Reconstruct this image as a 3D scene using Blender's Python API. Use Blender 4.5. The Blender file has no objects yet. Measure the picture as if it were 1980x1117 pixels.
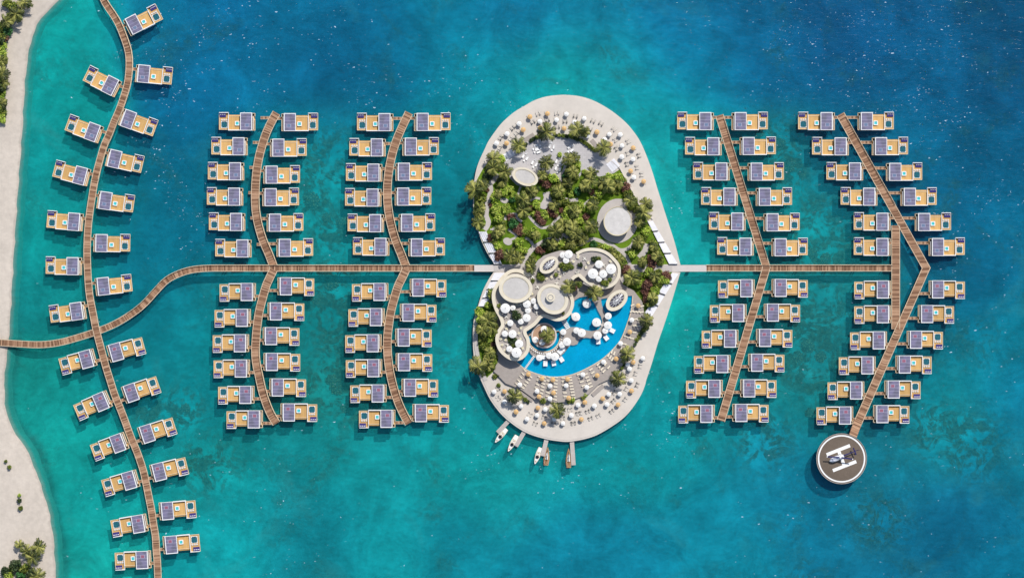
import bpy, math, random
from mathutils import Vector, Matrix
from mathutils.geometry import tessellate_polygon
random.seed(7)
R = random.Random(11)
S = bpy.context.scene
COL = S.collection
K = 0.25            # metres per photo pixel at sea level
H = 1000.0          # drone height
ZD = 2.0            # boardwalk / villa deck level
ZI = 2.45           # island promenade level
ZP = 3.7            # pool deck level
ZT = 8.2            # upper restaurant terrace level
ZB = -5.5           # sea bed

def P(px, py, z=0.0):
    f = (H - z) / H
    return Vector(((px - 990) * K * f, (558.5 - py) * K * f, z))

# ------------------------------------------------------------------ materials
def lin(c):
    return tuple((x / 255 / 12.92) if x / 255 <= 0.04045 else ((x / 255 + 0.055) / 1.055) ** 2.4 for x in c)

class NT:
    def __init__(s, name):
        s.m = bpy.data.materials.new(name); s.m.use_nodes = True
        s.t = s.m.node_tree; s.t.nodes.clear()
        s.out = s.n('ShaderNodeOutputMaterial')
    def n(s, typ, **kw):
        o = s.t.nodes.new(typ)
        for k, v in kw.items():
            if k.startswith('i_'):
                key = k[2:]
                key = int(key) if key.isdigit() else key.replace('_', ' ')
                if isinstance(v, bpy.types.NodeSocket): s.t.links.new(v, o.inputs[key])
                else: o.inputs[key].default_value = v
            else: setattr(o, k, v)
        return o
    def link(s, a, b): s.t.links.new(a, b)
    def mix(s, fac, a, b, typ='MIX'):
        o = s.n('ShaderNodeMix', data_type='RGBA', blend_type=typ)
        for i, v in ((0, fac), (6, a), (7, b)):
            if isinstance(v, bpy.types.NodeSocket): s.link(v, o.inputs[i])
            elif i == 0: o.inputs[0].default_value = v
            else: o.inputs[i].default_value = (*v[:3], 1)
        return o.outputs[2]
    def math(s, op, a, b=0.0, c=None):
        o = s.n('ShaderNodeMath', operation=op)
        for i, v in enumerate((a, b) if c is None else (a, b, c)):
            if isinstance(v, bpy.types.NodeSocket): s.link(v, o.inputs[i])
            else: o.inputs[i].default_value = v
        return o.outputs[0]
    def ramp(s, v, lo, hi, a=0.0, b=1.0):
        o = s.n('ShaderNodeMapRange'); s.link(v, o.inputs[0])
        for i, q in ((1, lo), (2, hi), (3, a), (4, b)): o.inputs[i].default_value = q
        return o.outputs[0]
    def noise(s, vec, scale, detail=3.0, rough=0.55, dist=0.0):
        o = s.n('ShaderNodeTexNoise'); o.inputs['Scale'].default_value = scale
        o.inputs['Detail'].default_value = detail; o.inputs['Roughness'].default_value = rough
        o.inputs['Distortion'].default_value = dist
        if vec is not None: s.link(vec, o.inputs['Vector'])
        return o.outputs['Fac']
    def pos(s): return s.n('ShaderNodeNewGeometry').outputs['Position']
    def obj(s): return s.n('ShaderNodeTexCoord').outputs['Object']
    def principled(s, col, rough=0.6, spec=0.3, metal=0.0, normal=None):
        p = s.n('ShaderNodeBsdfPrincipled')
        if isinstance(col, bpy.types.NodeSocket): s.link(col, p.inputs['Base Color'])
        else: p.inputs['Base Color'].default_value = (*col[:3], 1)
        p.inputs['Roughness'].default_value = rough
        p.inputs['Specular IOR Level'].default_value = spec
        p.inputs['Metallic'].default_value = metal
        if normal is not None: s.link(normal, p.inputs['Normal'])
        s.link(p.outputs[0], s.out.inputs[0]); return p

def plain(name, rgb, rough=0.6, spec=0.3, var=0.12, scale=1.5, world=False, metal=0.0):
    """slightly uneven procedural colour, rgb linear"""
    t = NT(name)
    v = t.pos() if world else t.obj()
    n = t.noise(v, scale, 4.0, 0.6)
    f = t.ramp(n, 0.3, 0.7, 1 - var, 1 + var)
    c = t.mix(1.0, rgb, rgb)
    mm = t.n('ShaderNodeVectorMath', operation='SCALE'); t.link(c, mm.inputs[0]); t.link(f, mm.inputs[3])
    t.principled(mm.outputs[0], rough, spec, metal)
    return t.m

def ground(name, rgb, var=0.10, s1=0.05, s2=0.7, rough=0.85, joint=None, under=None):
    t = NT(name); v = t.pos()
    a = t.ramp(t.noise(v, s1, 5.0, 0.6), 0.3, 0.7, 1 - var, 1 + var)
    b = t.ramp(t.noise(v, s2, 4.0, 0.65), 0.25, 0.75, 1 - var, 1 + var)
    f = t.math('MULTIPLY', a, b)
    if joint:
        br = t.n('ShaderNodeTexBrick'); t.link(v, br.inputs['Vector'])
        br.inputs['Scale'].default_value = joint
        br.inputs['Color1'].default_value = (1, 1, 1, 1); br.inputs['Color2'].default_value = (.93, .93, .93, 1)
        br.inputs['Mortar'].default_value = (.82, .82, .82, 1); br.inputs['Mortar Size'].default_value = 0.012
        f = t.math('MULTIPLY', f, br.outputs['Color'])
    mm = t.n('ShaderNodeVectorMath', operation='SCALE'); mm.inputs[0].default_value = rgb; t.link(f, mm.inputs[3])
    if under is not None:     # sand takes the lagoon's colour as it runs down under the water; damp strip at the waterline
        sz = t.n('ShaderNodeSeparateXYZ'); t.link(v, sz.inputs[0])
        wob = t.math('ADD', sz.outputs[2], t.math('MULTIPLY', t.math('SUBTRACT', t.noise(v, 0.25, 4.0, .6), .5), .5))
        damp = t.math('MULTIPLY', t.ramp(wob, .35, .12), .32)
        c = t.mix(damp, mm.outputs[0], (.22, .20, .165))
        c = t.mix(t.ramp(wob, 0.0, -1.7), c, under)
        t.principled(c, rough, 0.2); return t.m
    t.principled(mm.outputs[0], rough, 0.2)
    return t.m

def wood_deck(name, c1, c2, plank, axis='Y'):
    """planks running across object axis"""
    t = NT(name); v = t.obj()
    sx = t.n('ShaderNodeSeparateXYZ'); t.link(v, sx.inputs[0])
    q = t.math('DIVIDE', sx.outputs[axis], plank)
    fl = t.math('FLOOR', q)
    wn = t.n('ShaderNodeTexWhiteNoise', noise_dimensions='1D'); t.link(fl, wn.inputs['W'])
    fr = t.math('FRACT', q)
    gap = t.ramp(t.math('ABSOLUTE', t.math('SUBTRACT', fr, 0.5)), 0.42, 0.5, 1.0, 0.72)
    n = t.noise(v, 1.3, 4.0, 0.6)
    c = t.mix(t.math('MULTIPLY_ADD', wn.outputs['Value'], 0.6, t.math('MULTIPLY', n, 0.4)), c1, c2)
    gap = t.math('MULTIPLY', gap, t.ramp(t.n('ShaderNodeObjectInfo').outputs['Random'], 0, 1, .88, 1.1))
    mm = t.n('ShaderNodeVectorMath', operation='SCALE'); t.link(c, mm.inputs[0]); t.link(gap, mm.inputs[3])
    t.principled(mm.outputs[0], 0.6, 0.25)
    return t.m

def boardwalk_mat(name):
    t = NT(name)
    uv = t.n('ShaderNodeUVMap', uv_map='UVMap').outputs[0]
    sx = t.n('ShaderNodeSeparateXYZ'); t.link(uv, sx.inputs[0])
    q = t.math('DIVIDE', sx.outputs[0], 0.55); fl = t.math('FLOOR', q)
    wn = t.n('ShaderNodeTexWhiteNoise', noise_dimensions='1D'); t.link(fl, wn.inputs['W'])
    q2 = t.math('FLOOR', t.math('DIVIDE', sx.outputs[0], 1.1))
    wn2 = t.n('ShaderNodeTexWhiteNoise', noise_dimensions='1D'); t.link(q2, wn2.inputs['W'])
    mp = t.n('ShaderNodeMapping'); t.link(uv, mp.inputs[0]); mp.inputs['Scale'].default_value = (1.7, 0.3, 1)
    n = t.noise(mp.outputs[0], 1.0, 4.0, 0.65)
    f = t.math('ADD', t.math('MULTIPLY', wn.outputs['Value'], 0.5), t.math('ADD', t.math('MULTIPLY', wn2.outputs['Value'], 0.0), t.math('MULTIPLY', n, 0.5)))
    cr = t.n('ShaderNodeValToRGB'); t.link(f, cr.inputs[0])
    e = cr.color_ramp.elements
    e[0].position = 0.22; e[0].color = (*lin((98, 70, 52)), 1)
    e[1].position = 0.9; e[1].color = (*lin((196, 160, 130)), 1)
    k = e.new(0.5); k.color = (*lin((148, 112, 86)), 1)
    fr = t.math('FRACT', q)
    gap = t.ramp(t.math('ABSOLUTE', t.math('SUBTRACT', fr, 0.5)), 0.4, 0.5, 1.0, 0.6)
    mm = t.n('ShaderNodeVectorMath', operation='SCALE'); t.link(cr.outputs[0], mm.inputs[0]); t.link(gap, mm.inputs[3])
    t.principled(mm.outputs[0], 0.75, 0.2)
    return t.m

def leafmat(name, rgb, trans=0.15):
    t = NT(name)
    n = t.noise(t.pos(), 0.9, 3.0, 0.6)
    oi = t.n('ShaderNodeObjectInfo').outputs['Random']
    f = t.math('MULTIPLY', t.ramp(n, 0.3, 0.7, 0.7, 1.3), t.ramp(oi, 0, 1, 0.82, 1.18))
    mm = t.n('ShaderNodeVectorMath', operation='SCALE'); mm.inputs[0].default_value = rgb; t.link(f, mm.inputs[3])
    p = t.principled(mm.outputs[0], 0.55, 0.25)
    return t.m

M = {}
def mats():
    M['white'] = plain('white_paint', (.80, .79, .77), 0.5, 0.3, 0.04)
    M['cream'] = plain('cream_render', (.66, .59, .46), 0.8, 0.2, 0.07, 0.4)
    M['cream2'] = plain('cream_trim', (.55, .48, .32), 0.7, 0.2, 0.08)
    M['roofstone'] = ground('pale_roof_stone', (.52, .49, .455), 0.08, 0.12, 0.8)
    M['marble'] = ground('white_marble_roof', (.56, .53, .495), 0.10, 0.16, 0.6)
    M['deck'] = wood_deck('villa_deck_wood', (.48, .28, .098), (.64, .395, .15), 0.30, 'X')
    M['deck2'] = wood_deck('villa_terrace_wood', (.47, .275, .10), (.62, .385, .15), 0.30, 'Y')
    M['rail'] = plain('pale_timber', (.72, .57, .38), 0.6)
    M['trimwood'] = plain('boardwalk_edge_timber', (.60, .48, .33), 0.7, 0.2, 0.15, 0.8, True)
    M['dark'] = plain('dark_recess', (.035, .028, .022), 0.8)
    M['brown'] = plain('brown_timber', (.12, .072, .042), 0.8, 0.2, 0.2, 1.0, True)
    M['pile'] = plain('weathered_pile', (.14, .11, .085), 0.9)
    M['navy'] = plain('indigo_fabric', (.050, .038, .165), 0.9, 0.1)
    M['net'] = plain('teal_netting', (.018, .105, .135), 0.8, 0.1, 0.35, 1.4)
    M['tub'] = plain('tub_water', (.07, .50, .52), 0.1, 0.5, 0.25, 1.2)
    # solar glass
    t = NT('solar_glass'); v = t.obj()
    sx = t.n('ShaderNodeSeparateXYZ'); t.link(v, sx.inputs[0])
    oi = t.n('ShaderNodeObjectInfo').outputs['Random']
    n = t.noise(v, 0.35, 2.0, 0.5)
    w = t.math('FRACT', t.math('DIVIDE', sx.outputs['X'], 0.17))
    g = t.ramp(t.math('ABSOLUTE', t.math('SUBTRACT', w, 0.5)), 0.35, 0.5, 1.0, 1.2)
    c = t.mix(t.ramp(n, .35, .65), (.135, .128, .175), (.19, .172, .265))
    mm = t.n('ShaderNodeVectorMath', operation='SCALE'); t.link(c, mm.inputs[0]); t.link(g, mm.inputs[3])
    t.principled(mm.outputs[0], 0.25, 0.5); M['solar'] = t.m
    M['solarline'] = plain('solar_frame', (.40, .38, .49), 0.4)
    M['skyblue'] = plain('skylight_glass', (.15, .20, .30), 0.15, 0.5)
    M['skyred'] = plain('skylight_red_blind', (.28, .10, .15), 0.4, 0.5)
    M['walk'] = boardwalk_mat('boardwalk_planks')
    M['jetty'] = wood_deck('grey_jetty_planks', (.40, .35, .31), (.50, .45, .41), 0.4, 'Y')
    M['sand'] = ground('pale_sand', (.52, .455, .385), 0.11, 0.03, 0.5, 0.95, None, (.04, .40, .355))
    M['prom'] = ground('promenade_concrete', (.575, .52, .455), 0.07, 0.03, 0.25, 0.9)
    M['kerb'] = ground('kerb_concrete', (.56, .51, .47), 0.06, 0.05, 0.6)
    M['plaza'] = ground('plaza_paving', (.475, .45, .445), 0.06, 0.05, 0.4, 0.9, 0.25)
    M['pooldeck'] = ground('pool_deck_paving', (.36, .315, .28), 0.08, 0.06, 0.7, 0.9, 0.45)
    M['terrace'] = ground('terrace_paving', (.40, .36, .33), 0.08, 0.08, 0.8, 0.9, 0.3)
    M['path'] = ground('path_concrete', (.47, .43, .40), 0.07, 0.08, 0.7)
    M['lawn'] = ground('lawn_grass', (.105, .18, .010), 0.28, 0.12, 1.3)
    M['steps'] = ground('white_step_stone', (.72, .71, .74), 0.08, 0.15, 1.2)
    M['asphalt'] = ground('helipad_tarmac', (.145, .112, .085), 0.12, 0.06, 1.2)
    M['pad'] = ground('helipad_concrete', (.20, .17, .145), 0.08, 0.1, 1.0)
    M['mark'] = ground('white_marking_paint', (.80, .79, .76), 0.04, 0.3, 1.5)
    M['shade'] = plain('parasol_canvas', (.77, .75, .71), 0.9, 0.1, 0.03)
    M['thatch'] = plain('parasol_straw', (.60, .38, .17), 0.95, 0.1, 0.25, 3.0)
    M['pole'] = plain('parasol_pole', (.35, .32, .29), 0.5)
    M['hub'] = plain('parasol_hub', (.25, .25, .25), 0.5)
    M['loungewood'] = plain('lounger_taupe', (.44, .40, .35), 0.8)
    M['loungedark'] = plain('lounger_backrest', (.10, .095, .085), 0.8)
    M['loungecream'] = plain('lounger_cream', (.72, .64, .50), 0.9)
    M['tablecream'] = plain('table_cream', (.70, .62, .42), 0.7)
    M['chair'] = plain('chair_white', (.72, .68, .60), 0.8)
    M['glass'] = plain('dark_roof_glass', (.09, .08, .10), 0.15, 0.5, 0.4, 0.5)
    M['tile'] = ground('pool_tiles', (.0, .45, .66), 0.16, 0.12, 1.1, 0.5)
    M['metal'] = plain('grey_metal', (.30, .30, .30), 0.4, 0.5)
    M['boatwhite'] = plain('boat_gelcoat', (.80, .78, .72), 0.3, 0.5, 0.04)
    M['boatcream'] = plain('boat_cream_deck', (.62, .56, .42), 0.5)
    M['boatwood'] = wood_deck('boat_teak', (.30, .17, .08), (.42, .26, .13), 0.25, 'X')
    M['boatglass'] = plain('boat_windscreen', (.02, .018, .018), 0.1, 0.5)
    M['boatseat'] = plain('boat_cushion', (.42, .24, .15), 0.8)
    M['heliwhite'] = plain('helicopter_white', (.76, .76, .80), 0.3, 0.5, 0.05)
    M['heliglass'] = plain('helicopter_tinted_glass', (.42, .42, .50), .2, .5)
    M['helinavy'] = plain('helicopter_navy', (.020, .018, .10), 0.3, 0.5)
    M['trunk'] = plain('palm_bark', (.22, .17, .12), 0.9)
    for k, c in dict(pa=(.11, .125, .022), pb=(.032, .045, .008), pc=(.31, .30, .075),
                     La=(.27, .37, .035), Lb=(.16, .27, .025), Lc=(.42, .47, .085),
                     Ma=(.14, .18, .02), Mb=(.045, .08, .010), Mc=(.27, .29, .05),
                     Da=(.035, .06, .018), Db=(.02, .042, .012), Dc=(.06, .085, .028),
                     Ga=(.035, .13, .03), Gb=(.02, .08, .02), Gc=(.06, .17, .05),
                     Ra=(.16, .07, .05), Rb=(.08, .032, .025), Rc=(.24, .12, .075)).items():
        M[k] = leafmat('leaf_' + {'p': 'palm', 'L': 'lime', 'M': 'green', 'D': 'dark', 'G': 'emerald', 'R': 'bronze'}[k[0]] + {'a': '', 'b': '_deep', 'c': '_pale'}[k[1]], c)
mats()

# ------------------------------------------------------------------ mesh helper
class MB:
    def __init__(s): s.v, s.f, s.m, s.uv = [], [], [], None
    def add(s, vs, fs, m=0):
        o = len(s.v); s.v += [tuple(q) for q in vs]
        for f in fs: s.f.append(tuple(i + o for i in f)); s.m.append(m)
        return s
    def box(s, x0, x1, y0, y1, z0, z1, m=0, top=None):
        a, b = min(x0, x1), max(x0, x1); c, d = min(y0, y1), max(y0, y1)
        vs = [(a, c, z0), (b, c, z0), (b, d, z0), (a, d, z0), (a, c, z1), (b, c, z1), (b, d, z1), (a, d, z1)]
        s.add(vs, [(3, 2, 1, 0), (0, 1, 5, 4), (1, 2, 6, 5), (2, 3, 7, 6), (3, 0, 4, 7)], m)
        s.add(vs[4:], [(0, 1, 2, 3)], m if top is None else top); return s
    def obox(s, c, ux, lx, ly, z0, z1, m=0):
        """box centred c (x,y), axis ux (unit 2d), full lengths lx, ly"""
        ux = Vector(ux).normalized(); uy = Vector((-ux.y, ux.x)); c = Vector(c)
        q = [c + ux * a * lx / 2 + uy * b * ly / 2 for a, b in ((-1, -1), (1, -1), (1, 1), (-1, 1))]
        vs = [(p.x, p.y, z0) for p in q] + [(p.x, p.y, z1) for p in q]
        return s.add(vs, [(3, 2, 1, 0), (4, 5, 6, 7), (0, 1, 5, 4), (1, 2, 6, 5), (2, 3, 7, 6), (3, 0, 4, 7)], m)
    def prism(s, poly, z0, z1, m=0, mt=None, holes=()):
        loops = [poly] + list(holes); flat = [Vector((p[0], p[1])) for l in loops for p in l]
        tris = tessellate_polygon([[Vector((p[0], p[1], 0)) for p in l] for l in loops])
        up = []
        for t in tris:
            a, b, c = (flat[i] for i in t)
            up.append(t if (b - a).cross(c - a) > 0 else (t[0], t[2], t[1]))
        n = len(flat); mt = m if mt is None else mt
        s.add([(p.x, p.y, z1) for p in flat], up, mt)
        if z0 is None: return s
        s.add([(p.x, p.y, z0) for p in flat], [tuple(reversed(t)) for t in up], m)
        o = 0
        for li, l in enumerate(loops):
            k = len(l); ar = sum(l[i][0] * l[(i + 1) % k][1] - l[(i + 1) % k][0] * l[i][1] for i in range(k))
            ccw = (ar > 0) == (li == 0)
            vs = [(p[0], p[1], z0) for p in l] + [(p[0], p[1], z1) for p in l]
            fs = [(i, (i + 1) % k, k + (i + 1) % k, k + i) if ccw else ((i + 1) % k, i, k + i, k + (i + 1) % k) for i in range(k)]
            s.add(vs, fs, m)
        return s
    def cyl(s, cx, cy, r0, z0, z1, m=0, r1=None, n=12, mt=None):
        r1 = r0 if r1 is None else r1
        vs = [(cx + r * math.cos(2 * math.pi * i / n), cy + r * math.sin(2 * math.pi * i / n), z) for r, z in ((r0, z0), (r1, z1)) for i in range(n)]
        s.add(vs, [(i, (i + 1) % n, n + (i + 1) % n, n + i) for i in range(n)] + [tuple(range(n - 1, -1, -1))], m)
        return s.add(vs[n:], [tuple(range(n))], m if mt is None else mt)
    def tube(s, a, b, r0, r1=None, m=0, n=6):
        a, b = Vector(a), Vector(b); r1 = r0 if r1 is None else r1
        d = (b - a).normalized(); u = d.orthogonal().normalized(); w = d.cross(u)
        vs = [p + (u * math.cos(2 * math.pi * i / n) + w * math.sin(2 * math.pi * i / n)) * r for p, r in ((a, r0), (b, r1)) for i in range(n)]
        return s.add(vs, [(i, (i + 1) % n, n + (i + 1) % n, n + i) for i in range(n)] + [tuple(range(n - 1, -1, -1)), tuple(range(n, 2 * n))], m)
    def ring(s, outer, inner, z0, z1, m=0):
        n = len(outer)
        vs = [(p[0], p[1], z0) for p in outer] + [(p[0], p[1], z1) for p in outer] + [(p[0], p[1], z1) for p in inner] + [(p[0], p[1], z0) for p in inner]
        fs = []
        for i in range(n):
            j = (i + 1) % n
            fs += [(i, j, n + j, n + i), (n + i, n + j, 2 * n + j, 2 * n + i), (2 * n + i, 2 * n + j, 3 * n + j, 3 * n + i)]
        return s.add(vs, fs, m)
    def ellipsoid(s, c, rx, ry, rz, m=0, nu=12, nv=8):
        vs, fs = [], []
        for j in range(nv + 1):
            a = math.pi * j / nv - math.pi / 2
            for i in range(nu):
                b = 2 * math.pi * i / nu
                vs.append((c[0] + rx * math.cos(a) * math.cos(b), c[1] + ry * math.cos(a) * math.sin(b), c[2] + rz * math.sin(a)))
        for j in range(nv):
            for i in range(nu):
                k = (i + 1) % nu
                fs.append((j * nu + i, j * nu + k, (j + 1) * nu + k, (j + 1) * nu + i))
        return s.add(vs, fs, m)
    def mesh(s, name, mts, smooth=False):
        me = bpy.data.meshes.new(name); me.from_pydata(s.v, [], s.f)
        for m in mts: me.materials.append(M[m] if isinstance(m, str) else m)
        me.polygons.foreach_set('material_index', s.m)
        if smooth: me.polygons.foreach_set('use_smooth', [True] * len(s.f))
        if s.uv:
            l = me.uv_layers.new(name='UVMap')
            for lp in me.loops: l.data[lp.index].uv = s.uv[lp.vertex_index]
        me.update(); return me
    def build(s, name, mts, parent=None, loc=None, smooth=False):
        o = bpy.data.objects.new(name, s.mesh(name, mts if isinstance(mts, (list, tuple)) else [mts], smooth))
        COL.objects.link(o)
        if parent: o.parent = parent
        if loc is not None: o.location = loc
        return o

def tag(o, label=None, cat=None, group=None, kind=None):
    if label: o['label'] = label
    if cat: o['category'] = cat
    if group: o['group'] = group
    if kind: o['kind'] = kind
    return o
def empty(name, loc, rz=0.0):
    o = bpy.data.objects.new(name, None); COL.objects.link(o)
    o.location = loc; o.rotation_euler.z = rz; o.empty_display_size = 0.5; return o
def place(me, name, loc, rz=0.0, sc=1.0, parent=None):
    o = bpy.data.objects.new(name, me); COL.objects.link(o); o.location = loc; o.rotation_euler.z = rz
    o.scale = (sc, sc, sc) if not isinstance(sc, tuple) else sc
    if parent: o.parent = parent
    return o
def copy_tree(o, parent=None):
    c = o.copy(); COL.objects.link(c)
    if parent: c.parent = parent
    for ch in list(o.children): copy_tree(ch, c)
    return c
def structure(o): o['kind'] = 'structure'; return o

ORD = ['zeroth', 'first', 'second', 'third', 'fourth', 'fifth', 'sixth', 'seventh', 'eighth', 'ninth', 'tenth', 'eleventh', 'twelfth', 'thirteenth',
       'fourteenth', 'fifteenth', 'sixteenth', 'seventeenth', 'eighteenth', 'nineteenth']
def ordn(i):
    if i < 20: return ORD[i]
    tens = {2: 'twenty', 3: 'thirty', 4: 'forty', 5: 'fifty', 6: 'sixty', 7: 'seventy', 8: 'eighty', 9: 'ninety'}
    if i >= 100: return 'hundredth' if i == 100 else 'hundred-and-' + ordn(i - 100)
    if i % 10 == 0: return tens[i // 10][:-1] + 'ieth'
    return tens[i // 10] + '-' + ORD[i % 10]

def catmull(pts, per=6, closed=False):
    out = []; n = len(pts); pts = [Vector(p) for p in pts]
    for i in range(n if closed else n - 1):
        p0 = pts[(i - 1) % n] if closed or i > 0 else pts[0] * 2 - pts[1]
        p1, p2 = pts[i], pts[(i + 1) % n]
        p3 = pts[(i + 2) % n] if closed or i + 2 < n else pts[-1] * 2 - pts[-2]
        for k in range(per):
            t = k / per
            out.append(0.5 * ((2 * p1) + (p2 - p0) * t + (2 * p0 - 5 * p1 + 4 * p2 - p3) * t * t + (3 * p1 - p0 - 3 * p2 + p3) * t ** 3))
    if not closed: out.append(pts[-1])
    return out
def W(pts, z): return [(P(p[0], p[1], z).x, P(p[0], p[1], z).y) for p in pts]
def crop(ox, oy, s=9.0):
    return lambda x, y: (ox + x / s, oy + y / s)
def ell(cx, cy, a, b, deg, n=40):
    t = math.radians(-deg)      # deg is counter-clockwise as seen in the picture
    return [(cx + a * math.cos(q) * math.cos(t) - b * math.sin(q) * math.sin(t), cy + a * math.cos(q) * math.sin(t) + b * math.sin(q) * math.cos(t)) for q in (2 * math.pi * i / n for i in range(n))]

def strip(mb, pts, w, z0, z1, m=0, uv=True):
    """solid ribbon along pts (world xy), width w; uv in metres"""
    pts = [Vector(p) for p in pts]; n = len(pts); L, Rr, d = [], [], [0.0]
    for i in range(n):
        a = pts[max(i - 1, 0)]; b = pts[min(i + 1, n - 1)]
        t = (b - a).normalized(); nn = Vector((-t.y, t.x)); sc = 1.0
        if 0 < i < n - 1:
            t1 = (pts[i] - a).normalized(); sc = 1 / max(0.6, abs(Vector((-t1.y, t1.x)).dot(nn)))
        L.append(pts[i] + nn * w / 2 * sc); Rr.append(pts[i] - nn * w / 2 * sc)
        if i: d.append(d[-1] + (pts[i] - pts[i - 1]).length)
    o = len(mb.v); vs = []; us = []
    for i in range(n):
        vs += [(L[i].x, L[i].y, z1), (Rr[i].x, Rr[i].y, z1), (L[i].x, L[i].y, z0), (Rr[i].x, Rr[i].y, z0)]
        us += [(d[i], w), (d[i], 0), (d[i], w), (d[i], 0)]
    fs = []
    for i in range(n - 1):
        a = 4 * i; b = a + 4
        fs += [(a + 1, b + 1, b, a), (a, b, b + 2, a + 2), (b + 1, a + 1, a + 3, b + 3), (a + 2, b + 2, b + 3, a + 3)]
    e = 4 * (n - 1)
    fs += [(0, 2, 3, 1), (e, e + 1, e + 3, e + 2)]
    mb.add(vs, fs, m)
    if uv: mb.uv = (mb.uv or []) + us
    return L, Rr

# ------------------------------------------------------------------ camera, light, world
cam = bpy.data.cameras.new('camera'); co = bpy.data.objects.new('camera', cam); COL.objects.link(co)
co.location = (0, 0, H); co.rotation_euler = (0, 0, 0)
cam.sensor_fit = 'HORIZONTAL'; cam.angle = 2 * math.atan(990 * K / H); cam.clip_start = 1; cam.clip_end = 8000
S.camera = co
EL = math.radians(50); AZ = math.atan2(0.46, 0.89)
sun = bpy.data.lights.new('sun', 'SUN'); so = bpy.data.objects.new('sun', sun); COL.objects.link(so)
sun.energy = 4.2; sun.angle = math.radians(0.55); sun.color = (1.0, 0.965, 0.91)
d = Vector((math.sin(AZ) * math.cos(EL), math.cos(AZ) * math.cos(EL), math.sin(EL)))
so.rotation_euler = d.to_track_quat('Z', 'Y').to_euler(); so.location = (100, 190, 250)
wd = bpy.data.worlds.new('World'); S.world = wd; wd.use_nodes = True
nt = wd.node_tree; bg = nt.nodes['Background']; sk = nt.nodes.new('ShaderNodeTexSky')
sk.sky_type = 'NISHITA'; sk.sun_disc = False; sk.sun_elevation = EL; sk.sun_rotation = AZ
nt.links.new(sk.outputs[0], bg.inputs[0]); bg.inputs[1].default_value = 0.12
S.view_settings.view_transform = 'Standard'; S.view_settings.look = 'None'; S.view_settings.exposure = 0.0
S.view_settings.gamma = 1.0; S.view_settings.use_curve_mapping = False
S.render.engine = 'CYCLES'
S.cycles.max_bounces = 6; S.cycles.transparent_max_bounces = 8; S.cycles.diffuse_bounces = 3
S.cycles.use_denoising = True
try: S.cycles.denoiser = 'OPENIMAGEDENOISE'
except Exception: pass

# ------------------------------------------------------------------ sea
CP = '''75,30,20,165,155 150,50,20,150,148 300,40,18,110,150 420,40,14,95,150 560,40,15,100,145 700,40,12,95,140 850,40,12,110,145 990,40,15,105,150
1150,40,18,115,155 1300,40,14,100,150 1450,40,14,90,140 1600,40,16,75,130 1750,40,14,80,135 1900,40,10,72,120 70,150,15,155,150 140,220,20,150,145 120,120,15,140,140
350,150,14,95,145 480,130,14,100,145 620,130,12,85,135 760,120,12,100,145 880,130,14,120,150 960,150,18,140,150 1100,140,22,155,155 1200,130,20,140,155 1350,130,14,115,155
1500,130,12,90,140 1650,130,13,75,130 1800,130,12,85,135 1930,130,12,75,125 320,300,10,95,135 350,400,10,95,130 300,470,12,105,130 380,230,12,90,140 80,300,16,140,140
70,420,18,145,140 60,560,20,130,130 100,460,15,140,138 640,230,14,100,140 640,300,15,125,140 620,350,14,140,140 630,420,20,115,120 650,480,16,130,135 890,250,16,130,145
890,350,16,125,140 890,450,14,115,130 900,480,16,115,128 1290,250,22,150,155 1300,380,28,160,155 1340,450,24,150,150 1350,520,22,148,148 1530,300,20,115,130 1560,420,18,140,145
1600,480,22,125,130 1650,250,14,95,140 1900,300,10,85,130 1850,400,12,90,135 1920,450,12,100,140 1900,550,10,85,125 1950,650,15,120,145 330,620,14,115,135 350,750,16,125,135
380,680,15,135,140 60,750,25,135,125 120,800,20,150,145 100,900,25,145,135 170,960,20,150,148 150,1060,25,148,140 420,900,20,130,130 450,1000,18,140,145 440,1080,20,145,150
600,900,20,130,135 600,1000,18,130,145 580,1080,20,125,140 750,900,22,140,145 750,1050,20,140,148 900,900,22,150,150 900,1050,18,130,150 1000,960,25,150,150 1050,1050,18,120,150
1200,900,20,145,150 1200,1050,18,120,150 1350,850,18,135,140 1400,950,18,125,150 1400,1060,18,125,150 650,600,18,115,120 640,660,20,130,130 640,740,30,120,115 650,850,22,140,140
890,600,18,140,140 900,750,18,135,140 900,820,20,145,148 1290,700,20,145,145 1280,850,18,135,145 1290,600,20,160,150 1560,600,22,115,120 1560,680,30,105,110 1560,760,20,125,130
1500,900,20,115,140 1540,980,15,110,145 1650,1050,18,105,140 1700,950,22,115,145 1800,850,20,130,145 1850,760,18,130,140 1950,760,14,110,145 1950,900,16,110,135 1900,1000,16,95,135
1800,1000,16,90,130 1750,1080,15,100,140 1950,1080,14,110,145 1720,880,25,105,125 440,330,12,110,130 540,330,14,120,132 440,620,14,120,132 540,650,16,125,130 720,350,14,118,132 810,350,14,125,140
720,650,16,122,130 810,650,16,128,136 250,350,14,110,130 150,380,18,130,132 250,700,16,120,132 1400,350,20,140,148 1480,350,20,135,142 1640,350,16,110,138 1740,330,12,95,138 1400,650,20,135,140
1500,650,20,125,132 1680,650,18,125,135 1780,650,14,105,135'''
def tune(c):
    d = max(0.0, c[2] - c[1]); return lin((c[0] * .9, c[1] + .14 * d + 1, c[2] - .11 * d + 1))
CPL = [(float(a[0]), float(a[1]), tune([float(x) for x in a[2:]])) for a in (q.split(',') for q in CP.split())]
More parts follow.
